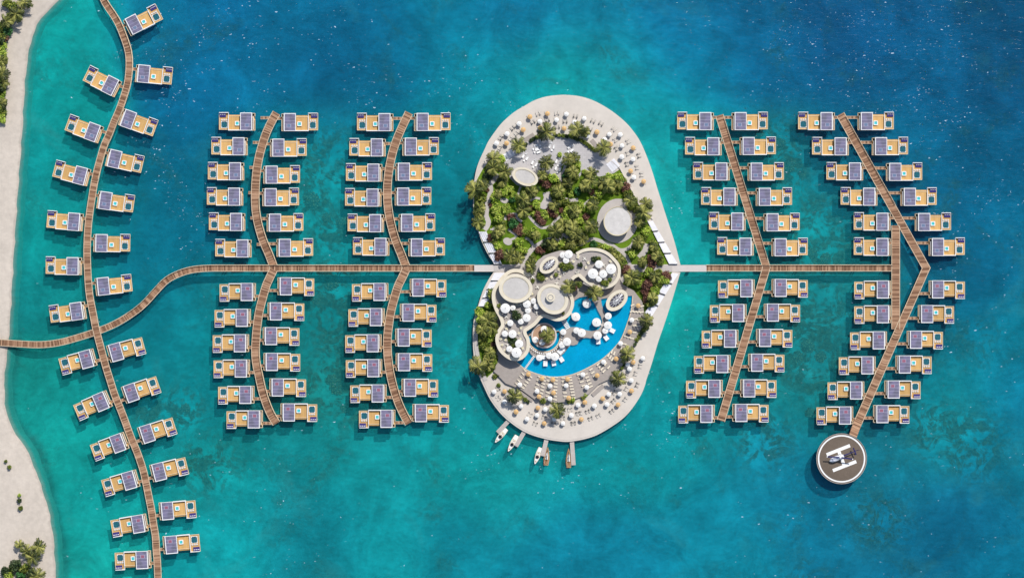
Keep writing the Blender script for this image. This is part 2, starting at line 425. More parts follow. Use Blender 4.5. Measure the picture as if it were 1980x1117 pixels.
REEF = [(640, 330, 75, 1.2), (640, 450, 60, .8), (430, 560, 50, .5), (1420, 560, 50, .5), (1540, 480, 60, .9), (860, 700, 40, .5), (600, 390, 35), (665, 430, 28), (640, 560, 70), (655, 640, 70), (640, 740, 70), (690, 775, 60), (1500, 285, 60), (1535, 330, 40), (1590, 430, 70), (1600, 480, 60),
        (1570, 600, 85), (1560, 690, 80), (1600, 720, 70), (520, 780, 50), (1810, 830, 60), (400, 900, 60), (350, 790, 45), (500, 600, 50), (1480, 850, 60), (840, 600, 30), (1700, 1010, 60), (280, 790, 40), (1880, 860, 70)]
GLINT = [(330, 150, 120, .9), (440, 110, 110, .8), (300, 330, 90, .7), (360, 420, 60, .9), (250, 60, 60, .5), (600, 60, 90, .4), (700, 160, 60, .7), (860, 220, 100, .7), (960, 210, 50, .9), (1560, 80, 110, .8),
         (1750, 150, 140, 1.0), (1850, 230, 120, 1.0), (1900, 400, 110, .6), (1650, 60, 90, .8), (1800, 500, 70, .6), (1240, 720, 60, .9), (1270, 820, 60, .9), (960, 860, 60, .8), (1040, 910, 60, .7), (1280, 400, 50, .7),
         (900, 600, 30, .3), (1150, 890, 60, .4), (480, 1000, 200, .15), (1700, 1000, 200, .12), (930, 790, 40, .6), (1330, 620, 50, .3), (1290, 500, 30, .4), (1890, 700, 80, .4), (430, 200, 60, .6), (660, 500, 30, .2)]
SHORE = [(150, -120), (128, -40), (113.6, 0), (101, 12.6), (86, 28), (73, 45), (63, 68), (57, 93), (52, 121), (48, 162), (45.5, 202), (43, 252), (40, 293), (36.6, 338), (33, 388.6), (30, 436.6), (26.5, 489.6), (23, 552.7),
         (19, 623), (15, 671), (10, 711.5), (7.6, 749), (10, 787), (19, 820), (33, 842), (48, 863), (60.6, 888), (73, 921), (87, 961), (97, 999), (103.5, 1042), (106.6, 1087.5), (107, 1117), (106, 1180), (95, 1260)]
def shore_x(py):
    if py <= SHORE[0][1]: return SHORE[0][0] + (SHORE[0][1] - py) * 0.4
    if py >= SHORE[-1][1]: return SHORE[-1][0] - (py - SHORE[-1][1]) * 0.1
    for (x0, y0), (x1, y1) in zip(SHORE, SHORE[1:]):
        if y0 <= py <= y1: return x0 + (x1 - x0) * (py - y0) / (y1 - y0)
def sea_colour(px, py):
    r = g = b = wsum = 0.0
    for x, y, c in CPL:
        w = math.exp(-((px - x) ** 2 + (py - y) ** 2) / (2 * 58.0 ** 2)) + 1e-9
        wsum += w; r += w * c[0]; g += w * c[1]; b += w * c[2]
    c = (r / wsum, g / wsum, b / wsum)
    if px < 260:
        yy = max(-300, min(1400, py)); g_ = (shore_x(yy + 10) - shore_x(yy - 10)) / 20; dd = (px - shore_x(yy)) / math.sqrt(1 + g_ * g_)
        lo = min(1, max(0, (py - 560) / 200)); f = math.exp(-((dd - 15 - 3 * math.sin(py * .03)) / 8) ** 2) * (.18 + .5 * lo); f2 = math.exp(-(max(0, dd) / 6) ** 2) * (.25 + .3 * lo)
        for w, q in ((f, lin((30, 98, 94))), (f2, lin((92, 160, 148)))): c = tuple(u + (v_ - u) * w for u, v_ in zip(c, q))
    return c
def blobs(px, py, L):
    v = 0.0
    for q in L:
        k = q[3] if len(q) > 3 else 1.0
        v = max(v, k * math.exp(-((px - q[0]) ** 2 + (py - q[1]) ** 2) / (2 * (q[2] * 0.7) ** 2)))
    return v
XS = [-12000, -4000, -1500] + [-320 + 20 * i for i in range(13)] + [-60 + 4 * i for i in range(60)] + [180 + 11 * i for i in range(195)] + [3000, 6000, 14000]
YS = [-12000, -4000, -1200] + [-240 + 11 * i for i in range(145)] + [2400, 6000, 13000]
GC = [[sea_colour(min(2100, max(-100, x)), min(1250, max(-120, y))) for x in XS] for y in YS]
def sea_grid(name, zf, attrs):
    vs, fs, nx = [], [], len(XS)
    for y in YS:
        for x in XS:
            v = P(x, y); vs.append((v.x, v.y, zf(x, y)))
    for j in range(len(YS) - 1):
        for i in range(nx - 1):
            a = j * nx + i; fs.append((a + nx, a + nx + 1, a + 1, a))
    me = bpy.data.meshes.new(name); me.from_pydata(vs, [], fs)
    me.color_attributes.new('tone', 'FLOAT_COLOR', 'POINT'); me.attributes.new('amount', 'FLOAT', 'POINT')
    ca, al = me.attributes['tone'], me.attributes['amount']; k = 0
    for j, y in enumerate(YS):
        for i, x in enumerate(XS):
            ca.data[k].color = (*GC[j][i], 1); al.data[k].value = attrs(x, y); k += 1
    me.polygons.foreach_set('use_smooth', [True] * len(fs))
    o = bpy.data.objects.new(name, me); COL.objects.link(o); return o
def near_island(px, py):
    return math.exp(-(max(0, math.hypot((px - 1100) / 1.0, (py - 520) / 1.72) - 185) / 18) ** 2)
def bed_z(px, py):
    dsh = px - shore_x(max(-300, min(1400, py)))
    return ZB + 3.0 * near_island(px, py) + 0.35 * math.sin(px * .05) * math.cos(py * .043) + (2.2 * math.exp(-(dsh / 35) ** 2) if dsh > -30 else 0)

SEA_GAIN = 0.80
t = NT('sea_bed'); v = t.pos()
tone = t.n('ShaderNodeAttribute', attribute_name='tone').outputs['Color']
amt = t.n('ShaderNodeAttribute', attribute_name='amount').outputs['Fac']
big = t.ramp(t.noise(v, 0.018, 5.0, 0.62, 0.6), 0.3, 0.7, 0.74, 1.26)
med = t.ramp(t.noise(v, 0.11, 5.0, 0.65, 0.4), 0.3, 0.7, 0.76, 1.24)
pat = t.ramp(t.noise(v, 0.045, 6.0, 0.68, 1.0), 0.34, 0.66, 0.66, 1.36)
rn = t.noise(v, 0.095, 7.0, 0.74, 1.0)
vo = t.n('ShaderNodeTexVoronoi'); t.link(v, vo.inputs['Vector']); vo.inputs['Scale'].default_value = 0.38
rm = t.ramp(t.math('ADD', t.math('MULTIPLY', rn, 0.85), t.math('MULTIPLY', vo.outputs['Distance'], 0.14)), 0.47, 0.57)
reefc = t.mix(t.ramp(t.noise(v, 0.6, 5.0, .75), .35, .65), (.008, .062, .058), (.062, .195, .145))
c0 = t.n('ShaderNodeVectorMath', operation='SCALE'); t.link(tone, c0.inputs[0])
t.link(t.math('MULTIPLY', t.math('MULTIPLY', big, med), t.math('MULTIPLY', pat, t.math('MULTIPLY_ADD', amt, 0.75, 1.42))), c0.inputs[3])
gen = t.ramp(t.noise(v, 0.028, 5.0, 0.62, 0.8), 0.54, 0.68, 0, 0.5)
ra = t.math('MULTIPLY', t.math('MINIMUM', t.math('MULTIPLY', t.math('MAXIMUM', amt, gen), 1.5), 1.0), t.math('SUBTRACT', 1.0, rm))
pale = t.math('MULTIPLY', t.ramp(t.noise(v, 0.021, 4.0, 0.6, 1.2), 0.60, 0.72), 0.35)
c1 = t.mix(pale, c0.outputs[0], (.10, .36, .34))
bedc = t.mix(ra, c1, reefc)
t.principled(bedc, 0.95, 0.0); M['bed'] = t.m

t = NT('sea_water'); v = t.pos()
tone = t.n('ShaderNodeAttribute', attribute_name='tone').outputs['Color']
amt = t.n('ShaderNodeAttribute', attribute_name='amount').outputs['Fac']
rip = t.ramp(t.noise(v, 0.55, 6.0, 0.75, 0.6), 0.3, 0.7, 0.74, 1.26)
mp = t.n('ShaderNodeMapping'); t.link(v, mp.inputs[0]); mp.inputs['Rotation'].default_value = (0, 0, math.radians(35)); mp.inputs['Scale'].default_value = (0.35, 1.0, 1)
rip2 = t.ramp(t.noise(mp.outputs[0], 0.55, 4.0, 0.65, 0.3), 0.3, 0.7, 0.82, 1.18)
lrg = t.ramp(t.noise(v, 0.022, 4.0, 0.6, 0.5), 0.3, 0.7, 0.82, 1.18)
c0 = t.n('ShaderNodeVectorMath', operation='SCALE'); t.link(tone, c0.inputs[0])
t.link(t.math('MULTIPLY', t.math('MULTIPLY', rip, rip2), t.math('MULTIPLY', lrg, 0.9)), c0.inputs[3])
# sun glints painted into the water colour: small pale flecks strewn in drifts
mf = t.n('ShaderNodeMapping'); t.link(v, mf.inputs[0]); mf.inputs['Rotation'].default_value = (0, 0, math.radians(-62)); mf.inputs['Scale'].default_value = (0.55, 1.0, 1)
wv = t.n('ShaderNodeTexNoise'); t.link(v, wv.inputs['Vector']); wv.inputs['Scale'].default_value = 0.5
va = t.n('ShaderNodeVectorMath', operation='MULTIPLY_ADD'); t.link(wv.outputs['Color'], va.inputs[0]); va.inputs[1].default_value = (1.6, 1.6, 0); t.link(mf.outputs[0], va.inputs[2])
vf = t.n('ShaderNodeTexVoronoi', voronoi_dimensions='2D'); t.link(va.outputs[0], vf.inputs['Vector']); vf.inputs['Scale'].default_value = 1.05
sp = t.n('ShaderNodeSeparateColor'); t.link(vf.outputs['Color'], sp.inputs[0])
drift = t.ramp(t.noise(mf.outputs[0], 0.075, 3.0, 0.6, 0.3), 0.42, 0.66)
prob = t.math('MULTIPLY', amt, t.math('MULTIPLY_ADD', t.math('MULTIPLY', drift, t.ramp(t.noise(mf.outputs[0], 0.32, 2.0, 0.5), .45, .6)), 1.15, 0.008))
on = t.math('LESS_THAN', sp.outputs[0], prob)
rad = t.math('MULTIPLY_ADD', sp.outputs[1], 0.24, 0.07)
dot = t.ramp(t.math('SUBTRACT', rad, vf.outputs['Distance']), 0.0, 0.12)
painted_glint = t.math('MULTIPLY', on, t.math('MULTIPLY', dot, t.math('MULTIPLY_ADD', sp.outputs[2], 0.75, 0.3)))
surf = t.mix(t.math('MULTIPLY', painted_glint, 0.85), c0.outputs[0], (.55, .68, .80))
bp = t.n('ShaderNodeBump'); bp.inputs['Strength'].default_value = 0.5; bp.inputs['Distance'].default_value = 0.5
t.link(t.noise(mp.outputs[0], 0.6, 5.0, 0.6, 0.4), bp.inputs['Height'])
df = t.n('ShaderNodeBsdfDiffuse'); t.link(surf, df.inputs[0]); t.link(bp.outputs[0], df.inputs['Normal'])
tr = t.n('ShaderNodeBsdfTransparent'); tr.inputs[0].default_value = (.80, .97, .97, 1)
m1 = t.n('ShaderNodeMixShader'); t.link(t.math('MAXIMUM', 0.40, painted_glint), m1.inputs[0]); t.link(tr.outputs[0], m1.inputs[1]); t.link(df.outputs[0], m1.inputs[2])
gl = t.n('ShaderNodeBsdfGlossy'); gl.inputs['Roughness'].default_value = 0.12; t.link(bp.outputs[0], gl.inputs['Normal'])
fr = t.n('ShaderNodeFresnel'); fr.inputs[0].default_value = 1.33
m2 = t.n('ShaderNodeMixShader'); t.link(fr.outputs[0], m2.inputs[0]); t.link(m1.outputs[0], m2.inputs[1]); t.link(gl.outputs[0], m2.inputs[2])
t.link(m2.outputs[0], t.out.inputs[0]); M['sea'] = t.m

bed = structure(sea_grid('sea_bed', bed_z, lambda x, y: blobs(x, y, REEF))); bed.data.materials.append(M['bed'])
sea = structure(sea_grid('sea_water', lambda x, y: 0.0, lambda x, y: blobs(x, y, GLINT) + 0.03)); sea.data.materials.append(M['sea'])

# beach
def beach():
    offs = [-9000, -900, -300, -120, -60, -30, -14, -5, 0, 2.5, 6, 12, 20]
    zz = [3.0, 2.6, 2.0, 1.7, 1.4, 1.1, .75, .35, .05, -.35, -1.3, -3.2, -7.0]
    ys = [-9000, -2000, -500] + [-240 + 12 * i for i in range(133)] + [1700, 3500, 9000]
    vs, fs = [], []
    for y in ys:
        sx_ = shore_x(max(-600, min(1700, y)))
        g = shore_x(max(-300, min(1400, y + 10))) - shore_x(max(-300, min(1400, y - 10)))
        c = math.sqrt(1 + (g / 20) ** 2)
        for o_, z in zip(offs, zz):
            w = 0.9 * math.sin(y * .11) + 0.6 * math.sin(y * .31 + 1)
            p = P(sx_ + o_ * c + (w if abs(o_) < 200 else 0), y); vs.append((p.x, p.y, z))
    n = len(offs)
    for j in range(len(ys) - 1):
        for i in range(n - 1):
            a = j * n + i; fs.append((a + n, a + n + 1, a + 1, a))
    mb = MB(); mb.add(vs, fs); return structure(mb.build('sandy_beach', ['sand'], smooth=True))
beach()

# ------------------------------------------------------------------ boardwalks
J0 = [(188, -40), (194, -20), (203, 5), (225.5, 39), (239.2, 70.7), (248.5, 101), (250, 131), (246.7, 161.6), (239.4, 187), (230.8, 212), (220, 237), (210, 262.6), (202, 280), (194.4, 305), (187.6, 330.5), (182, 355.8), (178, 381), (173.5, 411),
      (170.2, 441.6), (168.4, 482), (169.4, 522.4), (172.2, 562), (175.8, 585), (180.8, 610.5), (185.6, 635.8), (192, 661), (198.7, 686), (205.6, 711.5), (213.6, 736.8), (221.5, 762), (231.6, 787), (241.4, 812.5), (252, 842), (263.4, 869), (270.7, 889), (277.8, 912), (283, 936), (288, 961), (293, 986.5), (296.7, 1011.8), (300.8, 1037), (302.3, 1062), (304.3, 1087.5), (306, 1130), (307, 1160)]
JM = [(-40, 661), (0, 662), (30, 664), (75.8, 666), (113.6, 662), (151.5, 652), (185.6, 641), (214.6, 629.5), (240, 616), (265, 599), (283, 583), (301, 563), (323, 541), (348.5, 528), (373.7, 521), (404, 518.4), (440, 518.2), (500, 518.2)]
JM = catmull(JM, 4) + [Vector((700, 518.2)), Vector((918, 518.2))]
J1 = [(534.7, 218.3), (526.4, 233), (515.5, 255.7), (507.7, 278.4), (500.9, 303.6), (496.6, 329), (494.3, 354), (493.5, 379.4), (494.5, 404.6), (498.6, 430), (504.5, 452), (510, 468), (520.3, 492), (529, 515)]
J1b = [(529, 521), (520, 540), (514.2, 553.6), (507, 579), (500.9, 604), (497.3, 629.4), (495, 654.6), (494, 680), (496, 703), (500.9, 726), (506.4, 751.5), (514, 776.8), (523.8, 800), (534.5, 818)]
J2 = [(790.8, 218), (779.9, 240.5), (768.8, 265.8), (760.2, 291), (754.4, 316.3), (750.6, 341.5), (749, 366.8), (749.6, 392), (752.9, 417.3), (758.5, 442.5), (765.3, 465), (775.6, 490.5), (785, 515)]
J2b = [(785, 521), (777, 538), (769.5, 553.6), (761.7, 579), (755.4, 604), (751.6, 629.4), (749, 654.6), (749.4, 680), (751.5, 703), (755.5, 726), (761.7, 751.5), (770, 776.8), (780, 799), (790.5, 818)]
J3 = [(1391, 223), (1482, 517), (1394, 813)]
J4 = [(1625, 221), (1791, 518), (1652, 832)]
JE = [(1365, 518), (1728, 518)]
JV = [(1732, 436), (1732, 636)]

def make_boardwalk(name, paths, wpx, z, label, rails=True):
    """paths: list of picture polylines; first one carries the root"""
    p0 = P(*paths[0][0][:2], z)
    root = empty(name, p0); tag(root, label, 'boardwalk', 'boardwalks over the lagoon')
    for pl in paths:
        pts = W(pl, z); w = wpx * K
        mb = MB(); strip(mb, pts, w, z - 0.28, z); d_ = mb.build('plank_deck', ['walk'], root, -p0)
        ds = [0.0]
        for a, b in zip(pts, pts[1:]): ds.append(ds[-1] + math.dist(a, b))
        for sgn in (1, -1):
            mb = MB(); q = []
            V = [Vector(p) for p in pts]
            for i in range(len(V)):
                tt = (V[min(i + 1, len(V) - 1)] - V[max(i - 1, 0)]).normalized()
                q.append(V[i] + Vector((-tt.y, tt.x)) * sgn * (w / 2 - 0.02))
            strip(mb, q, 0.26, z - 0.35, z + 0.05, 0, False); mb.uv = None
            mb.build('edge_beam', ['trimwood'], root, -p0)
        # piles
        step = 14.0; s_ = 3.0; k = 0
        while s_ < ds[-1]:
            while ds[k + 1] < s_: k += 1
            f = (s_ - ds[k]) / (ds[k + 1] - ds[k]); a, b = Vector(pts[k]), Vector(pts[k + 1])
            tt = (b - a).normalized(); nn = Vector((-tt.y, tt.x)); c = a.lerp(b, f)
            for sg in (1, -1):
                q = c + nn * sg * (w / 2 - 0.35)
                place(PILE, 'pile', Vector((q.x, q.y, z - 0.3)) - p0, 0, 1, root)
            s_ += step
    return root, p0
PILE = MB().cyl(0, 0, 0.2, -7.6, 0, 0, n=8).mesh('pile', ['pile'])
BW = {}
BW['shore'] = make_boardwalk('boardwalk', [catmull(J0, 3)], 13.0, ZD, 'snaking wooden boardwalk running top to bottom beside the sandy beach')
BW['main'] = make_boardwalk('boardwalk', [JM], 12.2, ZD - 0.06, 'wooden causeway from the left beach that curves and runs straight to the heart island')
BW['w1'] = make_boardwalk('boardwalk', [catmull(J1, 3), catmull(J1b, 3)], 15.3, ZD + 0.02, 'outer west boardwalk, bowed wooden planks farther from the heart island')
BW['w2'] = make_boardwalk('boardwalk', [catmull(J2, 3), catmull(J2b, 3)], 15.3, ZD + 0.02, 'inner west boardwalk, bowed wooden planks nearest the heart island')
BW['e'] = make_boardwalk('boardwalk', [JE], 12.0, ZD - 0.06, 'straight horizontal wooden causeway leaving the heart island eastwards')
BW['e1'] = make_boardwalk('boardwalk', [J3], 15.0, ZD + 0.02, 'inner east boardwalk, chevron of wooden planks nearest the heart island')
BW['e2'] = make_boardwalk('boardwalk', [J4], 15.6, ZD + 0.04, 'outer east boardwalk, chevron of wooden planks leading down to the helipad')
BW['v'] = make_boardwalk('boardwalk', [JV], 15.4, ZD + 0.0, 'short vertical boardwalk closing the triangle of the easternmost chevron')

def rail_run(key, pl, wpx, z, t0, t1, sgn):
    """railing along one edge; boards + posts, one mesh"""
    root, p0 = BW[key]; pts = [Vector(p) for p in W(pl, z)]
    ds = [0.0]
    for a, b in zip(pts, pts[1:]): ds.append(ds[-1] + (b - a).length)
    mb = MB(); s_ = t0 * ds[-1]; prev = None; k = 0
    while s_ < t1 * ds[-1]:
        while k + 2 < len(ds) and ds[k + 1] < s_: k += 1
        f = (s_ - ds[k]) / (ds[k + 1] - ds[k]); a, b = pts[k], pts[k + 1]; tt = (b - a).normalized()
        q = a.lerp(b, f) + Vector((-tt.y, tt.x)) * sgn * (wpx * K / 2 - 0.1)
        mb.box(q.x - .05, q.x + .05, q.y - .05, q.y + .05, z, z + 1.0)
        if prev is not None:
            u = q - prev; c = (q + prev) / 2
            mb.obox(c, u, u.length, 0.05, z + 0.15, z + 0.32); mb.obox(c, u, u.length, 0.05, z + 0.45, z + 0.62); mb.obox(c, u, u.length, 0.08, z + 0.85, z + 1.0)
        prev = q; s_ += 2.0
    mb.build('railing', ['rail'], root, -p0)
rail_run('shore', catmull(J0, 3), 13.0, ZD, 0.02, 0.33, -1 * -1)
rail_run('main', JM, 12.2, ZD - .06, 0.30, 0.99, 1)
rail_run('w1', catmull(J1, 3), 15.3, ZD + .02, 0.55, 0.97, 1); rail_run('w1', catmull(J1b, 3), 15.3, ZD + .02, 0.5, 0.99, 1)
rail_run('w2', catmull(J2, 3), 15.3, ZD + .02, 0.6, 0.97, 1); rail_run('w2', catmull(J2b, 3), 15.3, ZD + .02, 0.55, 0.99, 1)
rail_run('e', JE, 12.0, ZD - .06, 0.0, 1, 1)
rail_run('e1', [J3[0], J3[1]], 15.0, ZD + .02, 0.03, 0.95, 1); rail_run('e2', [J4[0], J4[1]], 15.6, ZD + .04, 0.03, 0.6, 1)

# pale concrete bridges
for x0, x1, lab in ((917, 992, 'pale concrete bridge joining the western causeway to the heart island'), (1290, 1366, 'pale concrete bridge joining the eastern causeway to the heart island')):
    a, b = P(x0, 518.5, ZI), P(x1, 518.5, ZI); mb = MB()
    mb.box(a.x, b.x, a.y - 1.5, a.y + 1.5, ZI - .6, ZI + 0.06); mb.box(a.x, b.x, a.y - 1.62, a.y - 1.5, ZI - .6, ZI + .16); mb.box(a.x, b.x, a.y + 1.5, a.y + 1.62, ZI - .6, ZI + .16)
    for q in (0.2, 0.6): mb.box(a.x + (b.x - a.x) * q - .3, a.x + (b.x - a.x) * q + .3, a.y - 1.2, a.y + 1.2, -6, ZI - .6)
    tag(mb.build('bridge', ['kerb']), lab, 'bridge')

# ------------------------------------------------------------------ villas
def villa_proto():
    root = empty('overwater_villa', (0, 0, ZD))
    def b(mb, args, m=0, top=None):
        u0, u1, v0, v1, z0, z1 = args; mb.box(u0 * K, u1 * K, v0 * K, v1 * K, z0, z1, m, top); return mb
    mb = MB(); b(mb, (-34.2, -17, -14.7, 16.6, -.3, 0)); mb.build('terrace_floor', ['deck2'], root)
    mb = MB()
    b(mb, (-35, -34.2, -15.5, 17.8, -.35, .22)); b(mb, (-34.2, -17, -15.5, -14.7, -.35, .22)); mb.build('terrace_kerb', ['rail'], root)
    mb = MB(); b(mb, (-34.2, -16.2, 16.6, 17.8, -.35, 1.25)); b(mb, (-17, -16.2, 10.6, 16.6, -.35, .75)); mb.build('terrace_screen', ['white'], root)
    # middle sun deck
    mb = MB(); b(mb, (-16, 7.6, -15.8, 9.8, -.3, .3)); mb.build('sun_deck', ['deck'], root)
    mb = MB(); b(mb, (-16, 7.2, 10.6, 13.2, -.3, .12)); mb.build('deck_step', ['deck'], root)
    mb = MB(); b(mb, (-16, 7.6, 9.8, 10.6, -.3, .5)); mb.build('deck_kerb', ['rail'], root)
    mb = MB(); b(mb, (-17, -16, -17.3, 10.6, -.5, 1.25)); b(mb, (-16, 7.6, -17.3, -15.8, -.5, 1.5)); mb.build('deck_wall', ['white'], root)
    # house
    mb = MB(); b(mb, (8, 29.2, -16.6, 15.4, -.3, 2.15)); h = mb.build('wall', ['white'], root)
    mb = MB(); b(mb, (7.75, 7.99, -12, 9, .4, 2.0)); mb.build('window', ['boatglass'], h)
    mb = MB()
    b(mb, (7, 30, -17.7, -16.8, 2.15, 2.55)); b(mb, (7, 30, 15.2, 16.6, 2.15, 2.55)); b(mb, (7, 8.1, -16.8, 15.2, 2.15, 2.55)); b(mb, (28.6, 30, -16.8, 15.2, 2.15, 2.55))
    b(mb, (8.1, 28.6, -16.8, 15.2, 2.15, 2.36)); rf = mb.build('roof', ['white'], root)
    mb = MB(); rows = [15.2 - 6.4 * i for i in range(6)]
    for r in range(5):
        y1, y0 = rows[r] - .32, rows[r + 1] + .32
        cuts = [8.1, 28.6]
        if r == 3: cuts = [8.1, 16.2, 24.2, 28.6]
        for a_, b_ in zip(cuts, cuts[1:]):
            if r == 3 and a_ == 16.2: continue
            b(mb, (a_ + .26, b_ - .26, y0, y1, 2.36, 2.46))
    mb.build('solar_panel', ['solar'], rf)
    mb = MB(); b(mb, (8.1, 28.6, -16.8, 15.2, 2.36, 2.41)); mb.build('panel_frame', ['solarline'], rf)
    mb = MB(); b(mb, (16.9, 23.5, rows[4] + .5, rows[3] - .5, 2.41, 2.47)); sk_ = mb.build('skylight', ['skyblue'], rf)
    # porch
    mb = MB(); b(mb, (29.2, 34.2, -16.5, 15.2, -.3, 0)); mb.build('porch_floor', ['deck2'], root)
    mb = MB(); b(mb, (34.2, 35, -17.3, 4.5, -.3, 1.1)); b(mb, (34.2, 35, 10, 16, -.3, 1.1)); b(mb, (29.2, 34.2, -17.3, -16.5, -.3, 1.3)); b(mb, (29.2, 34.2, 15.2, 16, -.3, 1.5)); mb.build('porch_screen', ['rail'], root)
    mb = MB(); b(mb, (31.3, 32.0, -15.5, 10.5, 0, 1.5)); mb.build('porch_bench', ['white'], root)
    mb = MB(); b(mb, (30.1, 33.2, 11.2, 14.8, 0, .5)); mb.build('entry_shade', ['dark'], root)  # dark block painted in for the shadow inside the open porch entry
    # hot tub
    mb = MB(); cx, cy, r_ = .4 * K, -3.4 * K, 4.3 * K
    oc = [(cx + sx * (r_ - .3) + .3 * math.cos(a), cy + sy * (r_ - .3) + .3 * math.sin(a)) for sx, sy, a0 in ((1, 1, 0), (-1, 1, 1), (-1, -1, 2), (1, -1, 3)) for a in (math.pi / 2 * (a0 + q / 3) for q in range(4))]
    ic = [((p[0] - cx) * .66 + cx, (p[1] - cy) * .66 + cy) for p in oc]
    mb.ring(oc, ic, .3, .95); tb = mb.build('hot_tub', ['white'], root)
    MB().prism(ic, .3, .82).build('tub_water', ['tub'], tb)
    # hammock net with frame
    mb = MB(); b(mb, (-31.3, -30.6, -12.2, 1.0, 0, .16)); b(mb, (-19.2, -18.6, -12.2, 1.0, 0, .16)); b(mb, (-30.6, -19.2, -12.2, -11.5, 0, .16)); b(mb, (-30.6, -19.2, .5, 1.0, 0, .16))
    for u, v_ in ((-29.8, -.4), (-20, -.4), (-29.8, -10.6), (-20, -10.6)): b(mb, (u - .55, u + .55, v_ - .6, v_ + .6, .06, .3))
    nf = mb.build('net_frame', ['white'], root)
    mb = MB(); b(mb, (-30.6, -19.2, -11.5, .5, .0, .04)); mb.build('net', ['net'], nf)
    for u in (-29.4, -25, -20.6):
        mb = MB(); b(mb, (u - 1.4, u + 1.4, 2.2, 4.9, 0, .42)); b(mb, (u - .55, u + .55, 3.1, 4.0, .42, .44), 1); mb.build('stool', ['white', 'dark'], root)
    mb = MB(); b(mb, (-34, -21.7, 8.8, 14.2, 0, .42)); b(mb, (-34, -21.7, 14.2, 15.8, 0, .85)); sf = mb.build('sofa', ['navy'], root)
    for u in (-32, -28, -24): MB().box((u - 1.5) * K, (u + 1.5) * K, 13.1 * K, 14.15 * K, .42, .66).build('pillow', ['white'], sf)
    for u, v_ in ((-31, 12), (-31, -11), (30, 12), (30, -12)): place(PILE, 'stilt', (u * K, v_ * K, -.3), 0, 1, root)
    return root, sk_
VP, SKYL = villa_proto()
SKY_RED = SKYL.data.copy(); SKY_RED.materials[0] = M['skyred']

def V(s): return [tuple(float(x) for x in q.split(',')) for q in s.split()]
ROWS = []   # key, label of boardwalk, side, sx, list of (cx,cy,rot)
ROWS.append(('w1', 'the outer west boardwalk', 'left', 1, V('458.7,235.5,0 443.9,283.2,0 437.2,331.4,0 435.3,380.2,0 439.2,428.9,0 451.4,479.9,0 459.8,564.9,0 450.2,614.6,0 446.6,663.5,0 448.3,712.1,0 457,762.9,0 473.3,810.1,0')))
ROWS.append(('w1', 'the outer west boardwalk', 'right', -1, V('579.9,236.6,0 557.9,285.8,0 544.9,337.8,0 543,381.2,0 551.5,430.3,0 570.4,478.7,0 572.4,553.9,0 553.2,602.1,0 543.8,649.8,0 545.3,699.5,0 556.7,748.6,0 578.2,796.7,0')))
ROWS.append(('w2', 'the inner west boardwalk', 'left', 1, V('725.5,236.7,0 710.7,285.4,0 704.1,333.9,0 702.4,382,0 707.4,431.3,0 717.7,476.7,0 715.8,564.7,0 708.8,613.2,0 702.7,663.5,0 703.9,711.5,0 712.4,760.2,0 729.3,809,0')))
ROWS.append(('w2', 'the inner west boardwalk', 'right', -1, V('836.1,236.2,0 813.4,283.8,0 800.1,332.2,0 798.8,380.1,0 806.3,430.7,0 825.1,478,0 827.9,556.3,0 808.8,604.5,0 799.6,652.4,0 800.6,699.9,0 812,749.1,0 832.9,798,0')))
ROWS.append(('e1', 'the inner east boardwalk', 'left', 1, V('1344.5,234.7,0 1359.8,283.3,0 1375.2,331.7,0 1390.8,380.2,0 1406,428.2,0 1421.8,476.5,0 1423.5,557.6,0 1407.7,605.3,0 1392,654.6,0 1377,703.5,0 1361.7,751.2,0 1346.4,799.4,0')))
ROWS.append(('e1', 'the inner east boardwalk', 'right', -1, V('1449.5,234.7,0 1465,282.6,0 1480.5,332.1,0 1496.2,380.5,0 1511.1,429.6,0 1526.6,477.6,0 1526.8,557,0 1511.7,604.5,0 1496.8,653.2,0 1481.5,700.9,0 1466.2,750.3,0 1450.9,797.7,0')))
ROWS.append(('e2', 'the outer east boardwalk', 'left', 1, V('1578.3,234.7,0 1605.3,283.3,0 1633,331.7,0 1660.5,380.2,0 1685.9,428.5,0 1685.9,477,0 1686.8,560,0 1686.8,607.6,0 1678.9,657.9,0 1657,706,0 1635.2,754.4,0 1613.8,802.6,0')))
ROWS.append(('e2', 'the outer east boardwalk', 'right', -1, V('1693,234.7,0 1720.5,283,0 1747.9,332.4,0 1775.9,380.5,0 1803.6,429,0 1830.2,477.1,0 1830.4,559.8,0 1809.4,607.3,0 1787.9,656.8,0 1766.2,704.4,0 1744.7,752.6,0 1723,800,0')))
ROWS.append(('shore', 'the snaking beach boardwalk', 'right', -1, V('277.3,39.6,27 298,145.2,-5.5 267.7,237.4,-20 241.7,311.6,-13 224.2,390.4,-8 216.7,469.9,-1 220.2,550.8,6 244.4,675.7,15.5 273.2,752.9,19 304.3,832,18 327.5,906.7,14 343.9,985,5 351.3,1050.2,5')))
ROWS.append(('shore', 'the snaking beach boardwalk', 'left', 1, V('198.2,157.6,-26.5 163.1,249.2,-20.2 138.9,334.8,-14.5 126,427,-4.5 123.7,513.8,-.5 131.3,603.4,8 150.8,699.1,15 179.8,783.5,23 212.1,862.5,20 233.6,933,16 250.5,1014.8,9.5 257.6,1082,2.5')))
LINES = {'shore': [catmull(J0, 3)], 'w1': [catmull(J1, 3), catmull(J1b, 3)], 'w2': [catmull(J2, 3), catmull(J2b, 3)], 'e1': [[Vector(p) for p in J3]], 'e2': [[Vector(p) for p in J4]], 'v': [[Vector(p) for p in JV]]}
HW = {'shore': 6.5, 'w1': 7.6, 'w2': 7.6, 'e1': 7.5, 'e2': 7.8, 'v': 7.7}
def dist_line(p, L):
    best = 1e9
    for pl in L:
        for a, b in zip(pl, pl[1:]):
            ab = b - a; f = max(0, min(1, (p - a).dot(ab) / ab.length_squared)); best = min(best, (p - a - ab * f).length)
    return best
first = True
